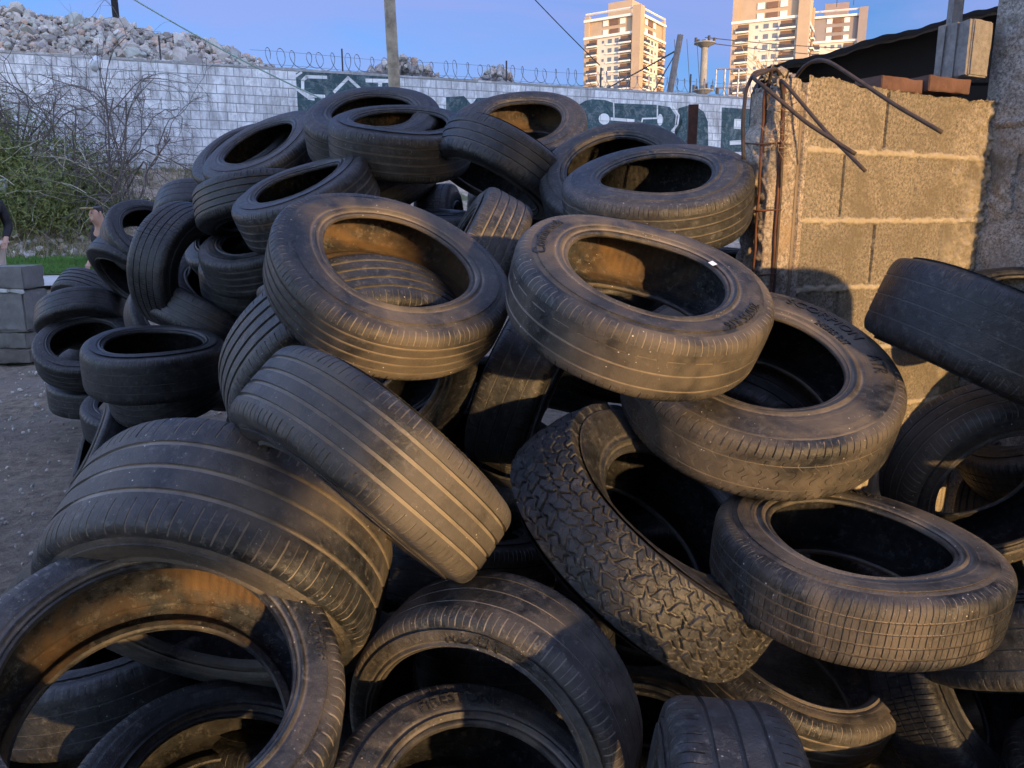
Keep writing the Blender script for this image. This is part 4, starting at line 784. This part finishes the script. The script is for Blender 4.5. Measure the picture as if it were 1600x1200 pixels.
# ---------------------------------------------------------------- stacked concrete blocks at left
BLKC = flat('old_concrete_block', (.13, .13, .125), .92, .35, 4, .6, .012)
def rough_block(name, c, d, label, cat, mt, seed, rot=0, group=None, amp=.008, res=.035):
    """box with worn, chipped faces"""
    bm = bmesh.new(); bmesh.ops.create_cube(bm, size=1)
    for v in bm.verts: v.co = Vector((v.co.x * d[0], v.co.y * d[1], v.co.z * d[2]))
    bmesh.ops.bevel(bm, geom=bm.edges[:], offset=min(d) * .05, segments=2, affect='EDGES')
    for ax in range(3):
        for k in range(1, int(d[ax] / res)):
            p = -d[ax] / 2 + k * res; no = [0, 0, 0]; no[ax] = 1; co = [0, 0, 0]; co[ax] = p
            bmesh.ops.bisect_plane(bm, geom=bm.verts[:] + bm.edges[:] + bm.faces[:], plane_co=co, plane_no=no)
    V = np.array([v.co[:] for v in bm.verts]); bm.verts.index_update(); F = [tuple(v.index for v in f.verts) for f in bm.faces]; bm.free()
    n = V / (np.array(d) / 2); n = np.sign(n) * np.abs(n) ** 6; nn = np.linalg.norm(n, axis=1)[:, None] + 1e-6
    edge = (np.abs(V / (np.array(d) / 2)) > .86).sum(1) >= 2; ns = vnoise(V, 1 / .05, seed, 3); big = vnoise(V, 1 / .22, seed + 3, 2)
    V = V + n / nn * (ns * amp + big * amp * .8 - edge * np.clip(ns + .1, 0, 1) * amp * 3)[:, None]
    o = mk(name, V, F, mt, None, 40); o.location = c; o.rotation_euler = (0, 0, rot); tag(o, label, cat, group); return o
BG = 'concrete blocks stacked at the left edge'
rough_block('concrete_block', (-5.88, 8.42, .90), (1.36, .40, .24), 'smooth pale block on top of the stack at the left edge', 'concrete block', BLKC, 1, .02, BG)
rough_block('concrete_block', (-5.90, 8.40, .545), (1.44, .46, .44), 'rough tall block second from the top of the left stack', 'concrete block', BLKC, 2, .0, BG, .014)
rough_block('concrete_block', (-5.92, 8.40, .235), (1.42, .46, .17), 'dark narrow block third from the top of the left stack', 'concrete block', flat('dark_block', (.12, .115, .105), .95, .35, 4, .6, .012), 3, .0, BG, .014)
rough_block('concrete_block', (-5.88, 8.38, .07), (1.44, .5, .15), 'lowest earth-stained block of the left stack on the dirt', 'concrete block', flat('stained_block', (.10, .09, .08), .95, .35, 4, .6, .012), 4, .0, BG, .014)
tag(mk('mortar_lump', *(lambda m: (np.concatenate(m.V), m.F))((lambda m: ([m.box((-6.06 + i * .16, 8.19, .772), (.15, .05, .03), jit=.008) for i in range(6)], m)[1])(MB())), flat('pale_mortar', (.45, .46, .45), .9), None), 'line of pale crumbly mortar between the two upper left blocks', 'mortar')

# ---------------------------------------------------------------- lit block wall at right, broken column, bars, bricks
CB = np.array([.85, 2.60]); CD = np.array([.891, .454]); CD = CD / np.linalg.norm(CD); CN = np.array([CD[1], -CD[0]])
MC = Matrix(((CD[0], -CN[0], 0, CB[0]), (CD[1], -CN[1], 0, CB[1]), (0, 0, 1, 0), (0, 0, 0, 1)))      # x along wall, y into the wall
def conc_mat(name, c1, c2, c3):
    m, nt, N, L, b = mat(name); co = N.new('ShaderNodeTexCoord').outputs['Object']; at = N.new('ShaderNodeAttribute'); at.attribute_name = 'mortar'
    c = mixc(N, L, ramp(N, L, noise(N, L, 95, 6, .8, co), [(.40, 0.), (.60, 1.)]), tuple(np.array(c1) * .75), tuple(np.array(c2) * 1.15))
    c = mixc(N, L, ramp(N, L, noise(N, L, 6, 5, .7, co), [(.5, 0.), (.68, .7)]), c, c3)
    c = mixc(N, L, ramp(N, L, noise(N, L, 17, 4, .7, co, .6), [(.63, 0.), (.70, .8)]), c, (.40, .35, .27))
    tn = N.new('ShaderNodeAttribute'); tn.attribute_name = 'tone'; c = mixc(N, L, mth(N, L, 'MULTIPLY', tn.outputs['Fac'], .75), c, (.07, .065, .055)); c = mixc(N, L, ramp(N, L, noise(N, L, 3.4, 6, .75, co, .8), [(.47, 0.), (.60, .7)]), c, (.12, .105, .08)); c = mixc(N, L, mth(N, L, 'MULTIPLY', at.outputs['Fac'], .62), c, (.42, .38, .30)); L.new(c, b.inputs['Base Color']); b.inputs['Roughness'].default_value = .95; b.inputs['Specular IOR Level'].default_value = .2
    bump(N, L, b, noise(N, L, 160, 5, .7, co), .55, .003); return m
CM = conc_mat('aggregate_block', (.125, .112, .092), (.27, .245, .20), (.15, .135, .11)); CR = conc_mat('crumbling_concrete', (.13, .12, .11), (.36, .32, .28), (.26, .19, .12)); CG = conc_mat('grey_render', (.15, .145, .14), (.38, .36, .33), (.22, .20, .18))
lw = empty('concrete_block_wall', MC); tag(lw, 'sunlit rough concrete block wall with a broken corner and bent steel bars at right', 'wall')
def top_edge(u): return np.interp(u, [-.2, 0, .1, .24, .38, .5, .75, 1.15], [1.93, 1.935, 1.957, 1.957, 1.945, 1.943, 1.935, 1.94])
def face_blocks():
    us = np.arange(.135, 1.16, .0045); zs = np.arange(.0, 2.02, .0045); zs = zs[(zs > .55)]; zs = np.concatenate([[0.], zs])
    U, Z = np.meshgrid(us, zs, indexing='ij'); P = np.stack([U, 0 * U, Z], -1).reshape(-1, 3); n1 = vnoise(P, 90, 1, 3).reshape(U.shape); n2 = vnoise(P, 12, 2, 3).reshape(U.shape); n3 = vnoise(P, 30, 6, 2).reshape(U.shape)
    h = n1 * .0021 + n2 * .004; mort = np.zeros_like(U)
    for r, zc in enumerate((1.733, 1.50, 1.265, 1.03, .795, .56)):
        d = np.abs(Z - zc - .006 * n2); w = .011 + .009 * n3 + .004 * n1; k = np.clip((1 - d / w) * 2.5, 0, 1); h += k * (.004 + .008 * n3 + .004 * n1); mort = np.maximum(mort, k)
    tone = np.zeros_like(U)
    for r, (zc, js) in enumerate(((1.85, (.52, .91)), (1.617, (.327, .713)), (1.38, (.511, .89)), (1.147, (.354, .74)), (.91, (.52, .9)))):
        ed = [.12] + list(js) + [1.2]
        for q_ in range(len(ed) - 1): tone = np.where((np.abs(Z - zc) < .117) & (U >= ed[q_]) & (U < ed[q_ + 1]), random.random() * .8, tone)
        for j in js:
            wdt = .0080 if j < .6 else .0045; d = np.abs(U - j - .003 * n3); k = np.clip(1 - d / wdt, 0, 1) * ((np.abs(Z - zc) < .103)); h -= (k > .05) * (.016 if j < .6 else .006)
    cr = np.clip((U - .80) / .25, 0, 1) * np.clip(n2 + .2 + n3 * .5, 0, 1); h += cr * .028 * (.6 + n1)    # rough mortar smeared near the corner
    te = top_edge(U) + .012 * n3 + .006 * n1; ov = Z > te; h = np.where(ov, h - .0, h)
    V = np.stack([U, -h, np.minimum(Z, te)], -1)
    # closing top depth
    V = V.reshape(-1, 3); o = mk('block_face', V, gridF(len(us), len(zs), False, True), CM, lw, 60, {'mortar': np.maximum(mort, cr * 1.2).ravel(), 'tone': tone.ravel()})
    mb = MB(); mb.box((.655, .105, .955), (1.05, .19, 1.93)); mb.build('wall_core', CM, lw)
    k = len(us); T = [(u, -.002 + 0 * u, float(top_edge(u)) + .002) for u in us[::6]]; T2 = [(u, .2, float(top_edge(u)) - .004) for u in us[::6]]
    V = np.array([p for q in zip(T, T2) for p in q]); mk('wall_top', V, gridF(len(T), 2, False, True), CM, lw, 60)
face_blocks()
def column():
    """broken concrete corner column: front strip and rough left side, one surface round the corner"""
    # path in plan from behind-left round the corner to the block face
    path = [(-.012, .125), (-.02, .1), (-.022, .05), (-.024, .02), (-.018, .0), (0, -.012), (.04, -.014), (.085, -.012), (.098, -.006), (.100, .012), (.112, .014), (.118, .0), (.122, -.008), (.14, -.008)]
    Pp = np.array(path); t = np.concatenate([[0], np.cumsum(np.hypot(*np.diff(Pp, axis=0).T))]); n = 90; tt = np.linspace(0, t[-1], n); X = np.interp(tt, t, Pp[:, 0]); Y = np.interp(tt, t, Pp[:, 1])
    zs = np.concatenate([[0], np.arange(.55, 1.975, .006)]); Xg, Zg = np.meshgrid(X, zs, indexing='ij'); Yg = np.repeat(Y[:, None], len(zs), 1)
    P = np.stack([Xg, Yg, Zg], -1).reshape(-1, 3); a = vnoise(P, 45, 3, 3).reshape(Xg.shape); b_ = vnoise(P, 14, 4, 3).reshape(Xg.shape)
    left = np.clip((.065 - tt) / .02, 0, 1)[:, None] + .0; left = np.clip((.135 - tt) / .02, 0, 1)[:, None]
    amp = .0035 + .012 * left; nx = -left; ny = -(1 - left)
    Xo = Xg + nx * (a * amp + b_ * amp * 1.3 - .004 * left) - left * (.0) + .03 * left * np.clip((Zg - 1.75) / .2, 0, 1) - .012 * left * np.clip((1.6 - Zg) / .5, 0, 1)
    Yo = Yg + ny * (a * amp * .8 + b_ * .003)
    top = 1.945 + .02 * b_ - .025 * np.clip(a, 0, 1) - .02 * left
    V = np.stack([Xo, Yo, np.minimum(Zg, top)], -1).reshape(-1, 3)
    mk('corner_column', V, gridF(n, len(zs), False, True), CR, lw, 60, {'mortar': np.clip(.0 + b_ * .8 * left + .0, 0, 1).ravel()})
    mb = MB(); mb.box((.06, .055, .96), (.13, .11, 1.90)); mb.build('column_core', CR, lw)
    for i in range(9): V, F = rock((rng.uniform(.0, .13), rng.uniform(-.005, .09), 1.945 + rng.uniform(-.01, .02)), rng.uniform(.012, .026)); mk('loose_chunk', V, F, CR, lw, 40)
column()
BAR = flat('steel_bar', (.055, .042, .038), .7, .4, 30, .5, .001, .3)
def bez(P, n=30):
    P = np.array(P, float); t = np.concatenate([[0], np.cumsum(np.linalg.norm(np.diff(P, axis=0), axis=1))]); tt = np.linspace(0, t[-1], n)
    Q = np.stack([np.interp(tt, t, P[:, k]) for k in range(3)], 1)
    for _ in range(2): Q[1:-1] = (Q[:-2] + 2 * Q[1:-1] + Q[2:]) / 4
    return Q
def front(px_u, px_z, w):
    """a point seen at wall spot (u,z) but standing w metres in front of the wall"""
    wp = np.array([CB[0] + CD[0] * px_u, CB[1] + CD[1] * px_u, px_z]); c = np.array([0, 0, 1.5]); full = (wp - c)[:2] @ (-CN); k = 1 - w / full
    q = c + (wp - c) * k; d = q[:2] - CB; return (d @ CD, -(d @ CN), q[2])
bars = [[(-.02, .03, 1.80), (-.022, .02, 1.93), (-.04, -.01, 1.965), front(-.106, 1.953, .06), front(-.135, 1.90, .08), front(-.140, 1.80, .09), front(-.128, 1.69, .10)],
        [(.035, .03, 1.80), (.03, .02, 1.94), (-.01, .0, 1.975), front(-.085, 1.950, .06), front(-.115, 1.935, .08), front(-.085, 1.926, .12), front(.136, 1.815, .24), front(.383, 1.725, .36)],
        [(.03, -.012, 1.2), (.025, -.016, 1.6), (.012, -.016, 1.90), front(-.008, 1.952, .03), front(.024, 1.934, .06), front(.228, 1.793, .20), front(.439, 1.670, .34)],
        [(.10, .04, 1.85), (.10, .03, 1.955), front(.108, 1.99, .04), front(.158, 2.014, .10), front(.217, 2.013, .16), front(.327, 1.977, .24), front(.565, 1.896, .38), front(.832, 1.819, .50)]]
for P in bars: mb = MB(); mb.tube(bez(P, 40), .0058, 8); mb.build('bar', BAR, lw, 180)
for x, y in ((-.035, .02), (.012, -.018)): mb = MB(); mb.tube(bez([(x, y, z) for z in np.linspace(.6, 1.93, 8)] , 24) + rng.normal(0, .0015, (24, 3)), .0045, 7); mb.build('bar', M_RUST, lw, 180)
for z in (1.74, 1.53, 1.32): mb = MB(); mb.tube(bez([(-.05, .09, z + .01), (-.048, .0, z), (.0, -.022, z + .005), (.03, -.02, z + .004)], 14), .003, 6); mb.build('stirrup', M_RUST, lw, 180)
mb = MB()
for i in range(16):
    p = np.array([rng.uniform(-.05, .03), rng.uniform(-.03, .0), rng.uniform(1.72, 1.9)]); mb.tube(bez([p + rng.normal(0, .022, 3) + np.array([.006 * k, -.004 * k, -.006 * k]) for k in range(5)], 12), .0012, 4, False)
mb.build('tie_wire', flat('tie_wire_rust', (.22, .15, .10), .8, bs=0), lw)
mb = MB(); mb.tube([(.106, .004, .6), (.108, .002, 1.2), (.112, .004, 1.9)], .008, 8); mb.build('conduit', flat('grey_pipe', (.16, .13, .10), .7), lw)
mb = MB()
for i in range(24):
    a = np.array([-.02 + rng.uniform(-.03, .03), .03, 1.95]); d = np.array([rng.uniform(-.9, .1), rng.uniform(-.4, .4), rng.uniform(-.2, .9)]); mb.tube(bez([a + d * s * .12 + rng.normal(0, .008, 3) for s in np.linspace(0, 1, 5)], 9), .0009, 3, False)
dead = mb.build('dead_stalk', flat('straw_stalk', (.45, .36, .22), .9, bs=0), lw)
# bricks and block standing on the wall
BRK = flat('red_brick', (.10, .055, .045), .9, .4, 10, .6, .006); GBL = flat('cinder_block', (.20, .195, .19), .95, .3, 40, .8, .004)
def on_wall(o, u, y, z, rot=0): o.matrix_world = MC @ Matrix.Translation((u, y, z)) @ Matrix.Rotation(rot, 4, 'Z'); return o
on_wall(rough_block('brick', (0, 0, 0), (.22, .12, .050), 'weathered red brick lying on the wall top, left of two', 'brick', BRK, 9, res=.02, amp=.004, group='bricks on the wall top'), .61, .075, 1.972)
on_wall(rough_block('brick', (0, 0, 0), (.23, .13, .055), 'red brick bedded in mortar on the wall top under the grey block', 'brick', BRK, 10, res=.02, amp=.005, group='bricks on the wall top'), .845, .06, 1.985, -.03)
cb = rough_block('cinder_block', (0, 0, 0), (.115, .15, .20), 'grey grooved cinder block standing on the bricks against the pillar', 'cinder block', GBL, 12, res=.022, amp=.004)
on_wall(cb, 1.0, .07, 2.125, 0)
mb = MB()
for k in range(3): mb.box((-.060, -.05 + k * .05, 0), (.012, .026, .192), jit=.001)
ribs = mb.build('rib', GBL, cb)
# rough return wall coming towards the camera at the right edge
rw = empty('rendered_pillar', MC); tag(rw, 'crumbling grey rendered wall end at the right edge of the photo', 'pillar')
def pillar():
    ys = np.arange(-1.3, .03, .009); zs = np.concatenate([[0], np.arange(.7, 2.75, .009)]); Y, Z = np.meshgrid(ys, zs, indexing='ij'); P = np.stack([0 * Y, Y, Z], -1).reshape(-1, 3)
    a = vnoise(P, 28, 7, 4).reshape(Y.shape); b_ = vnoise(P, 7, 8, 3).reshape(Y.shape); c_ = vnoise(P, 70, 9, 2).reshape(Y.shape)
    h = a * .012 + b_ * .022 + c_ * .003; h -= ((np.abs(Z - 1.52 - .02 * b_) < .008) & (Y < -.10) & (Y > -.4)) * .03; h -= ((np.abs(Y + .12 - .02 * b_) < .007) & (np.abs(Z - 1.62) < .12)) * .03; h += np.clip(1 - np.abs(Z - 1.86 - .01 * b_) / .014, 0, 1) ** .5 * (Y < -.02) * .02
    V = np.stack([1.115 - h + .015 * np.clip(Z - 1.2, 0, 1), Y, Z], -1).reshape(-1, 3); mk('render_face', V, gridF(len(ys), len(zs), False, False), CG, rw, 60, {'mortar': np.clip(b_ - .3, 0, 1).ravel()})
    mb = MB(); mb.box((1.30, -.62, 1.36), (.33, 1.32, 2.72)); mb.build('core', CG, rw)
pillar()
# dark lean-to roof behind the wall with the black space under it
RB = flat('black_roofing', (.012, .012, .013), .8, .3, 3, .2, .01); SHD = flat('shed_shade', (.012, .011, .010), .95, .3, 3, .2, .01)
sh = empty('shed', Matrix.Translation((0, 0, 0))); tag(sh, 'black low shed with a sloping roof edge behind the concrete block wall', 'shed')
V = [];
for y in (3.55, 9.0):
    for i in range(80):
        x = 1.05 + i / 79 * 6.0; yy = y; z = 2.0 + .0
        V.append((x, yy, 0))
def shed():
    # eave line seen rising to the right: from near the broken corner up over the pillar
    n = 90; e0 = np.array([1.589, 5.2, 2.411]); e1 = np.array([3.386, 5.5, 2.906]); d = (e1 - e0); back = np.array([.6, 2.2, .25])
    A = [e0 + d * (i / 60.) + np.array([0, 0, .004 * math.sin(i * 1.2) + .008 * math.sin(i * .31) - .02 * (i == 0)]) for i in range(n)]
    V = []
    for p in A: V += [p, p + np.array([0, 0, .03]), p + back + np.array([0, 0, .03]), p + back]
    F = [];
    for i in range(n - 1):
        for k in range(4): F.append((i * 4 + k, i * 4 + (k + 1) % 4, i * 4 + 4 + (k + 1) % 4, i * 4 + 4 + k))
    F += [(0, 3, 2, 1), tuple((n - 1) * 4 + k for k in range(4))]
    mk('roof', np.array(V), F, RB, sh, 40)
    # shade under the eave painted as black sheets, front and side
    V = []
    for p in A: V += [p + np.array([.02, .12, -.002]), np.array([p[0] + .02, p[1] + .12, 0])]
    mk('shade_sheet', np.array(V), gridF(n, 2, False), SHD, sh)
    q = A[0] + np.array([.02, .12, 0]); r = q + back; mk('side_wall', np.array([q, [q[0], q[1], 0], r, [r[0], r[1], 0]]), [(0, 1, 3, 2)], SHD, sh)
shed()
up = empty('roof_post', Matrix.Translation((2.35, 4.4, -.4))); tag(up, 'grey post with a black box beam rising at the top right corner', 'post')
mb = MB(); mb.box((0, 0, 2.2), (.055, .055, 2.2)); mb.build('shaft', GBL, up); mb = MB(); mb.box((.24, 0, 2.70), (.30, .1, .16)); mb.build('beam', RB, up)
tag((lambda m: (m.box((1.118, 5.0, 1.75), (.052, .04, .90), jit=.002), m.build('steel_post', M_RUST))[1])(MB()), 'short rust-red steel post sticking up behind the heap against the mural', 'post')

# ---------------------------------------------------------------- people at far left
SKIN = flat('skin', (.42, .25, .18), .6, .08, 8, 0); BLKJ = flat('black_jacket', (.012, .012, .016), .85, .3, 12, .3, .004); TRO = flat('pale_trousers', (.46, .38, .32), .85, .1, 12, .2, .004); HAIR = flat('dark_hair', (.02, .015, .012), .7, .3, 30, .4, .002)
def skin_mesh(name, nodes, edges, mt, parent, root=0, sub=2):
    me = bpy.data.meshes.new('s'); me.from_pydata([n[:3] for n in nodes], edges, []); o = bpy.data.objects.new('s', me); COL.objects.link(o)
    o.modifiers.new('k', 'SKIN'); sv = me.skin_vertices[0].data
    for i, n in enumerate(nodes): r = n[3]; sv[i].radius = (r, r) if np.isscalar(r) else r; sv[i].use_root = (i == root)
    if sub: m = o.modifiers.new('u', 'SUBSURF'); m.levels = sub; m.render_levels = sub
    dg = bpy.context.evaluated_depsgraph_get(); dg.update(); m2 = bpy.data.meshes.new_from_object(o.evaluated_get(dg)); bpy.data.objects.remove(o)
    m2.materials.clear(); m2.materials.append(mt); m2.polygons.foreach_set('use_smooth', np.ones(len(m2.polygons), bool)); q = bpy.data.objects.new(name, m2); COL.objects.link(q); q.parent = parent; return q
def person(loc, rot, label, jacket, trousers, cap=None, arms='pocket', lean=0, sleeves=True):
    t = empty('person', Matrix.Translation(loc) @ Matrix.Rotation(rot, 4, 'Z')); tag(t, label, 'person')
    # joints: faces -y
    l = lean; J = {'pel': (0, 0, .95), 'waist': (0, -.02 - l * .1, 1.10), 'chest': (0, -.02 - l * .35, 1.32), 'neck': (0, -.02 - l * .5, 1.49), 'head0': (0, -.045 - l * .6, 1.58), 'head1': (0, -.05 - l * .65, 1.66), 'crown': (0, -.03 - l * .68, 1.73)}
    nodes = [(*J['pel'], (.155, .11)), (*J['waist'], (.14, .10)), (*J['chest'], (.165, .115)), (*J['neck'], .055), (*J['head0'], (.066, .078)), (*J['head1'], (.078, .092)), (*J['crown'], (.058, .068)), (*(np.array(J['head0']) + (0, -.082, .015)), .018), (*(np.array(J['head0']) + (0, -.075, -.045)), .030)]
    edges = [(0, 1), (1, 2), (2, 3), (3, 4), (4, 5), (5, 6), (4, 7), (4, 8)]
    hands = []
    c = np.array(J['chest'])
    for s in (-1, 1):
        sh_ = c + (s * .19, 0, .09); el = sh_ + ((s * .07, .03, -.27) if arms == 'pocket' else (s * .05, -.12, -.24)); wr = el + ((s * -.06, -.16, -.17) if arms == 'pocket' else (s * -.06, -.25, .02)); k = len(nodes)
        nodes += [(*sh_, .058), (*el, .041), (*wr, .028), (*(wr + (wr - el) * .22), (.038, .02))]; edges += [(2, k), (k, k + 1), (k + 1, k + 2), (k + 2, k + 3)]
        d = (wr - el) / np.linalg.norm(wr - el); side = np.cross(d, (0, 0, 1)); side /= np.linalg.norm(side)
        for f, (o_, ln) in enumerate(((-.027, .062), (-.009, .075), (.009, .070), (.027, .055))):
            b0 = wr + (wr - el) * .22 + side * o_ + d * .02; b1 = b0 + d * ln * .5 + np.array([0, 0, -.012]); b2 = b0 + d * ln * .8 + np.array([0, 0, -.035]); q = len(nodes)
            nodes += [(*b0, .009), (*b1, .008), (*b2, .0065)]; edges += [(k + 3, q), (q, q + 1), (q + 1, q + 2)]
        q = len(nodes); b0 = wr + d * .03 + side * -.03 * s; nodes += [(*b0, .011), (*(b0 + d * .03 - side * .02 * s), .009)]; edges += [(k + 2, q), (q, q + 1)]
    legs = []
    for s in (-1, 1):
        k = len(nodes); J2 = [(s * .095, 0, .88, .088), (s * .10, -.015, .50, .058), (s * .10, .02, .10, .038), (s * .105, -.06, .045, (.038, .03)), (s * .11, -.15, .03, (.035, .022))]; nodes += J2; edges += [(0, k), (k, k + 1), (k + 1, k + 2), (k + 2, k + 3), (k + 3, k + 4)]; legs.append(J2)
    skin_mesh('body', nodes, edges, SKIN, t)
    # clothes follow the same joints
    jn = [(*(np.array(J['pel']) + (0, 0, -.03)), (.175, .13)), (*J['waist'], (.165, .125)), (*J['chest'], (.19, .14)), (*(np.array(J['neck']) + (0, 0, -.02)), .068)]; je = [(0, 1), (1, 2), (2, 3)]
    for s in (-1, 1):
        i0 = 9 if s < 0 else 9 + 4 + 12 + 2; sh_ = np.array(nodes[i0][:3]); el = np.array(nodes[i0 + 1][:3]); wr = np.array(nodes[i0 + 2][:3]); k = len(jn)
        jn += [(*sh_, .075), (*(el if sleeves else sh_ + (el - sh_) * .7), .058)]; je += [(2, k), (k, k + 1)]
        if sleeves: jn += [(*(el + (wr - el) * .92), .043)]; je += [(k + 1, k + 2)]
    skin_mesh('jacket', jn, je, jacket, t)
    tn = [(0, 0, .96, (.16, .12))]; te = []
    for J2 in legs: k = len(tn); tn += [(*J2[0][:3], .105), (*J2[1][:3], .075), (J2[2][0], J2[2][1], .13, .062)]; te += [(0, k), (k, k + 1), (k + 1, k + 2)]
    skin_mesh('trousers', tn, te, trousers, t)
    for J2 in legs: skin_mesh('shoe', [(*J2[2][:2], .09, .045), (J2[3][0], J2[3][1] + .03, .05, (.048, .04)), (J2[4][0], J2[4][1], .035, (.046, .03))], [(0, 1), (1, 2)], M_DARK, t)
    h = np.array(J['head1']); hh = skin_mesh('hair', [(*(h + (0, .03, -.06)), .06), (*(h + (0, .025, .02)), (.086, .092)), (*(h + (0, .012, .075)), (.070, .078))], [(0, 1), (1, 2)], HAIR, t)
    for s in (-1, 1): mb = MB(); mb.tube([h + (s * .030, -.088, -.012), h + (s * .030, -.094, -.012)], .010, 8); mb.build('eye', M_DARK, t)
    mb = MB(); mb.box(np.array(J['head0']) + (0, -.098, -.035), (.045, .012, .010)); mb.build('mouth', flat('lips', (.30, .12, .10), .6, bs=0), t)
    for s in (-1, 1): mb = MB(); mb.tube([h + (s * .078, .0, -.045), h + (s * .090, .01, -.02), h + (s * .078, .01, .01)], .012, 6); mb.build('ear', SKIN, t)
    if cap:
        c1 = skin_mesh('cap', [(*(h + (0, .01, .03)), (.095, .10)), (*(h + (0, .0, .085)), (.075, .08))], [(0, 1)], M_DARK, t); mb = MB(); mb.box(h + (0, -.13, .055), (.13, .10, .012)); mb.build('peak', cap, c1)
    return t
person((-6.78, 10.1, gz(-6.78, 10.1)), R_(35), 'person in black jacket and pale trousers standing at the left edge, hands at waist', BLKJ, TRO)
person((-5.62, 11.0, gz(-5.62, 11) - .42), R_(-25), 'person in a dark cap with bare forearms held forward, half hidden behind the tyres', BLKJ, flat('dark_trousers', (.03, .032, .04), .8, bs=0), flat('tan_peak', (.45, .34, .15), .8, bs=0), 'pocket', .25, False)

# ---------------------------------------------------------------- unseen wall added behind the camera; its cut-out shapes the low sun on the heap
SH = Vector((SUNV.x, SUNV.y, 0)).normalized(); SL = Vector((-SH.y, SH.x, 0))
MG = Matrix(((SL.x, SH.x, 0, SH.x * 6.0), (SL.y, SH.y, 0, SH.y * 6.0), (0, 0, 1, 0), (0, 0, 0, 1)))       # x across the sun, y towards it
ww = empty('blocker', MG); tag(ww, 'tall warehouse wall added unseen behind the camera, cut open to shape the sunlight', 'blocker')
CUTOUT = [(-.30, -1), (-.30, 1.42), (.30, 1.70), (.44, 1.95), (.48, 2.42), (1.72, 2.50), (1.9, 3.45), (3.3, 3.45), (3.3, -1)]
def blocker_wall():
    out = [(-8.5, -1), (-8.5, 13.5), (20, 13.5), (20, -1)]
    bm = bmesh.new(); pts = out[:] + [(x, z) for x, z in reversed(CUTOUT)]
    f = bm.faces.new([bm.verts.new((x, 0, z)) for x, z in pts]); r = bmesh.ops.extrude_face_region(bm, geom=[f]); bmesh.ops.translate(bm, verts=[v for v in r['geom'] if isinstance(v, bmesh.types.BMVert)], vec=(0, .25, 0))
    bmesh.ops.triangulate(bm, faces=bm.faces); bm.verts.index_update(); V = np.array([v.co[:] for v in bm.verts]); F = [tuple(v.index for v in q.verts) for q in bm.faces]; bm.free()
    mk('wall_face', V, F, flat('blocker_grey', (.22, .21, .20), .9, .3, 1.5), ww)
blocker_wall()
mb = MB(); mb.box((.84, -.1, 1.9), (.13, .13, 6.0)); mb.build('shade_bar', M_DARK, ww)  # unseen bar added to throw a narrow shadow band on the heap

for i, (w, n, R, lab) in enumerate([((1.72, 1.22, 1.30), (.2, -.3, .93), .32, 'added tyre lying high at the right, out of view, shading the jutting one'), ((1.80, 1.35, 1.02), (-.15, .1, .98), .31, 'added tyre under the high one, out of view past the right edge'), ((1.85, 1.25, .78), (.1, .2, .97), .32, 'third tyre down in the added pile just outside the right edge'), ((1.78, 1.3, .55), (.1, -.1, .98), .31, 'fourth tyre down in the added pile just outside the right edge'), ((1.8, 1.28, .32), (-.1, -.1, .98), .32, 'fifth tyre down in the added pile just outside the right edge'), ((1.8, 1.3, .1), (0, 0, 1), .32, 'lowest tyre of the added pile just outside the right edge')]):
    tag(tyre_copy(PROTO[i % 4], tyre_matrix(w, n, R / .31)), lab, 'tyre', TG)  # unseen stack added to keep the sun off the right-hand tyres

for i, (w, n, R, lab) in enumerate([((-.62, 1.42, .24), (.25, -.3, .92), .315, 'dark tyre lying deep inside the ring of the huge low-profile tyre'), ((-1.05, 1.85, .33), (-.2, .1, .97), .30, 'dark tyre nested behind the low-profile ring, under the wide tread-on tyre'), ((-1.22, 1.72, .12), (.1, 0, 1), .31, 'flat tyre on the dirt seen through the left of the low-profile ring'), ((-.55, 1.9, .14), (-.1, .1, 1), .32, 'dark flat tyre below the lower edge of the wide tread-on tyre'), ((-.28, 1.05, .1), (.1, .05, 1), .31, 'flat tyre on the dirt under the right side of the low-profile ring'), ((-.12, 1.3, .13), (0, .1, 1), .3, 'flat tyre deep inside the opening of the NEXEN tyre'), ((-1.0, 1.12, .11), (-.05, .1, .99), .30, 'flat tyre on the dirt under the left side of the huge low-profile tyre'), ((.95, 1.32, .12), (0, .05, 1), .31, 'flat tyre on the dirt beneath the earth-brown tyre'), ((1.5, 1.55, .13), (.05, 0, 1), .315, 'flat tyre on the dirt under the right edge of the heap'), ((.28, 1.75, .12), (0, 0, 1), .31, 'flat tyre on the dirt under the folded mud tyre'), ((1.28, 1.95, .2), (.5, -.6, .62), .31, 'tyre leaning in the black gap left of the golden-sided tyre')]):
    tag(tyre_copy(PROTO[(i + 1) % 4], tyre_matrix(w, n, R / .31)), lab, 'tyre', TG)

for i, (w, n, R, lab) in enumerate([((.80, 3.15, 1.28), (.1, -.1, .98), .31, 'dark tyre in the shadow below the grey-blue one, next to the broken column'), ((.82, 3.2, 1.04), (-.1, .1, .98), .31, 'tyre deeper in the shadow beside the foot of the broken column'), ((.80, 3.2, .8), (.1, .1, .98), .31, 'dark tyre buried low in the heap behind the broken column'), ((.42, 3.0, 1.02), (.1, -.25, .96), .30, 'dark tyre far down inside the hole of the Continental tyre'), ((-.22, 2.74, .46), (0, -.3, .95), .30, 'dark tyre low in the gap between the slanting grooved tyre and the one on edge'), ((-.35, 4.02, 1.42), (.1, -.2, .97), .30, 'dark tyre in the hollow under the leaning tyre at top centre')]):
    tag(tyre_copy(PROTO[(i + 1) % 4], tyre_matrix(w, n, R / .31)), lab, 'tyre', TG)
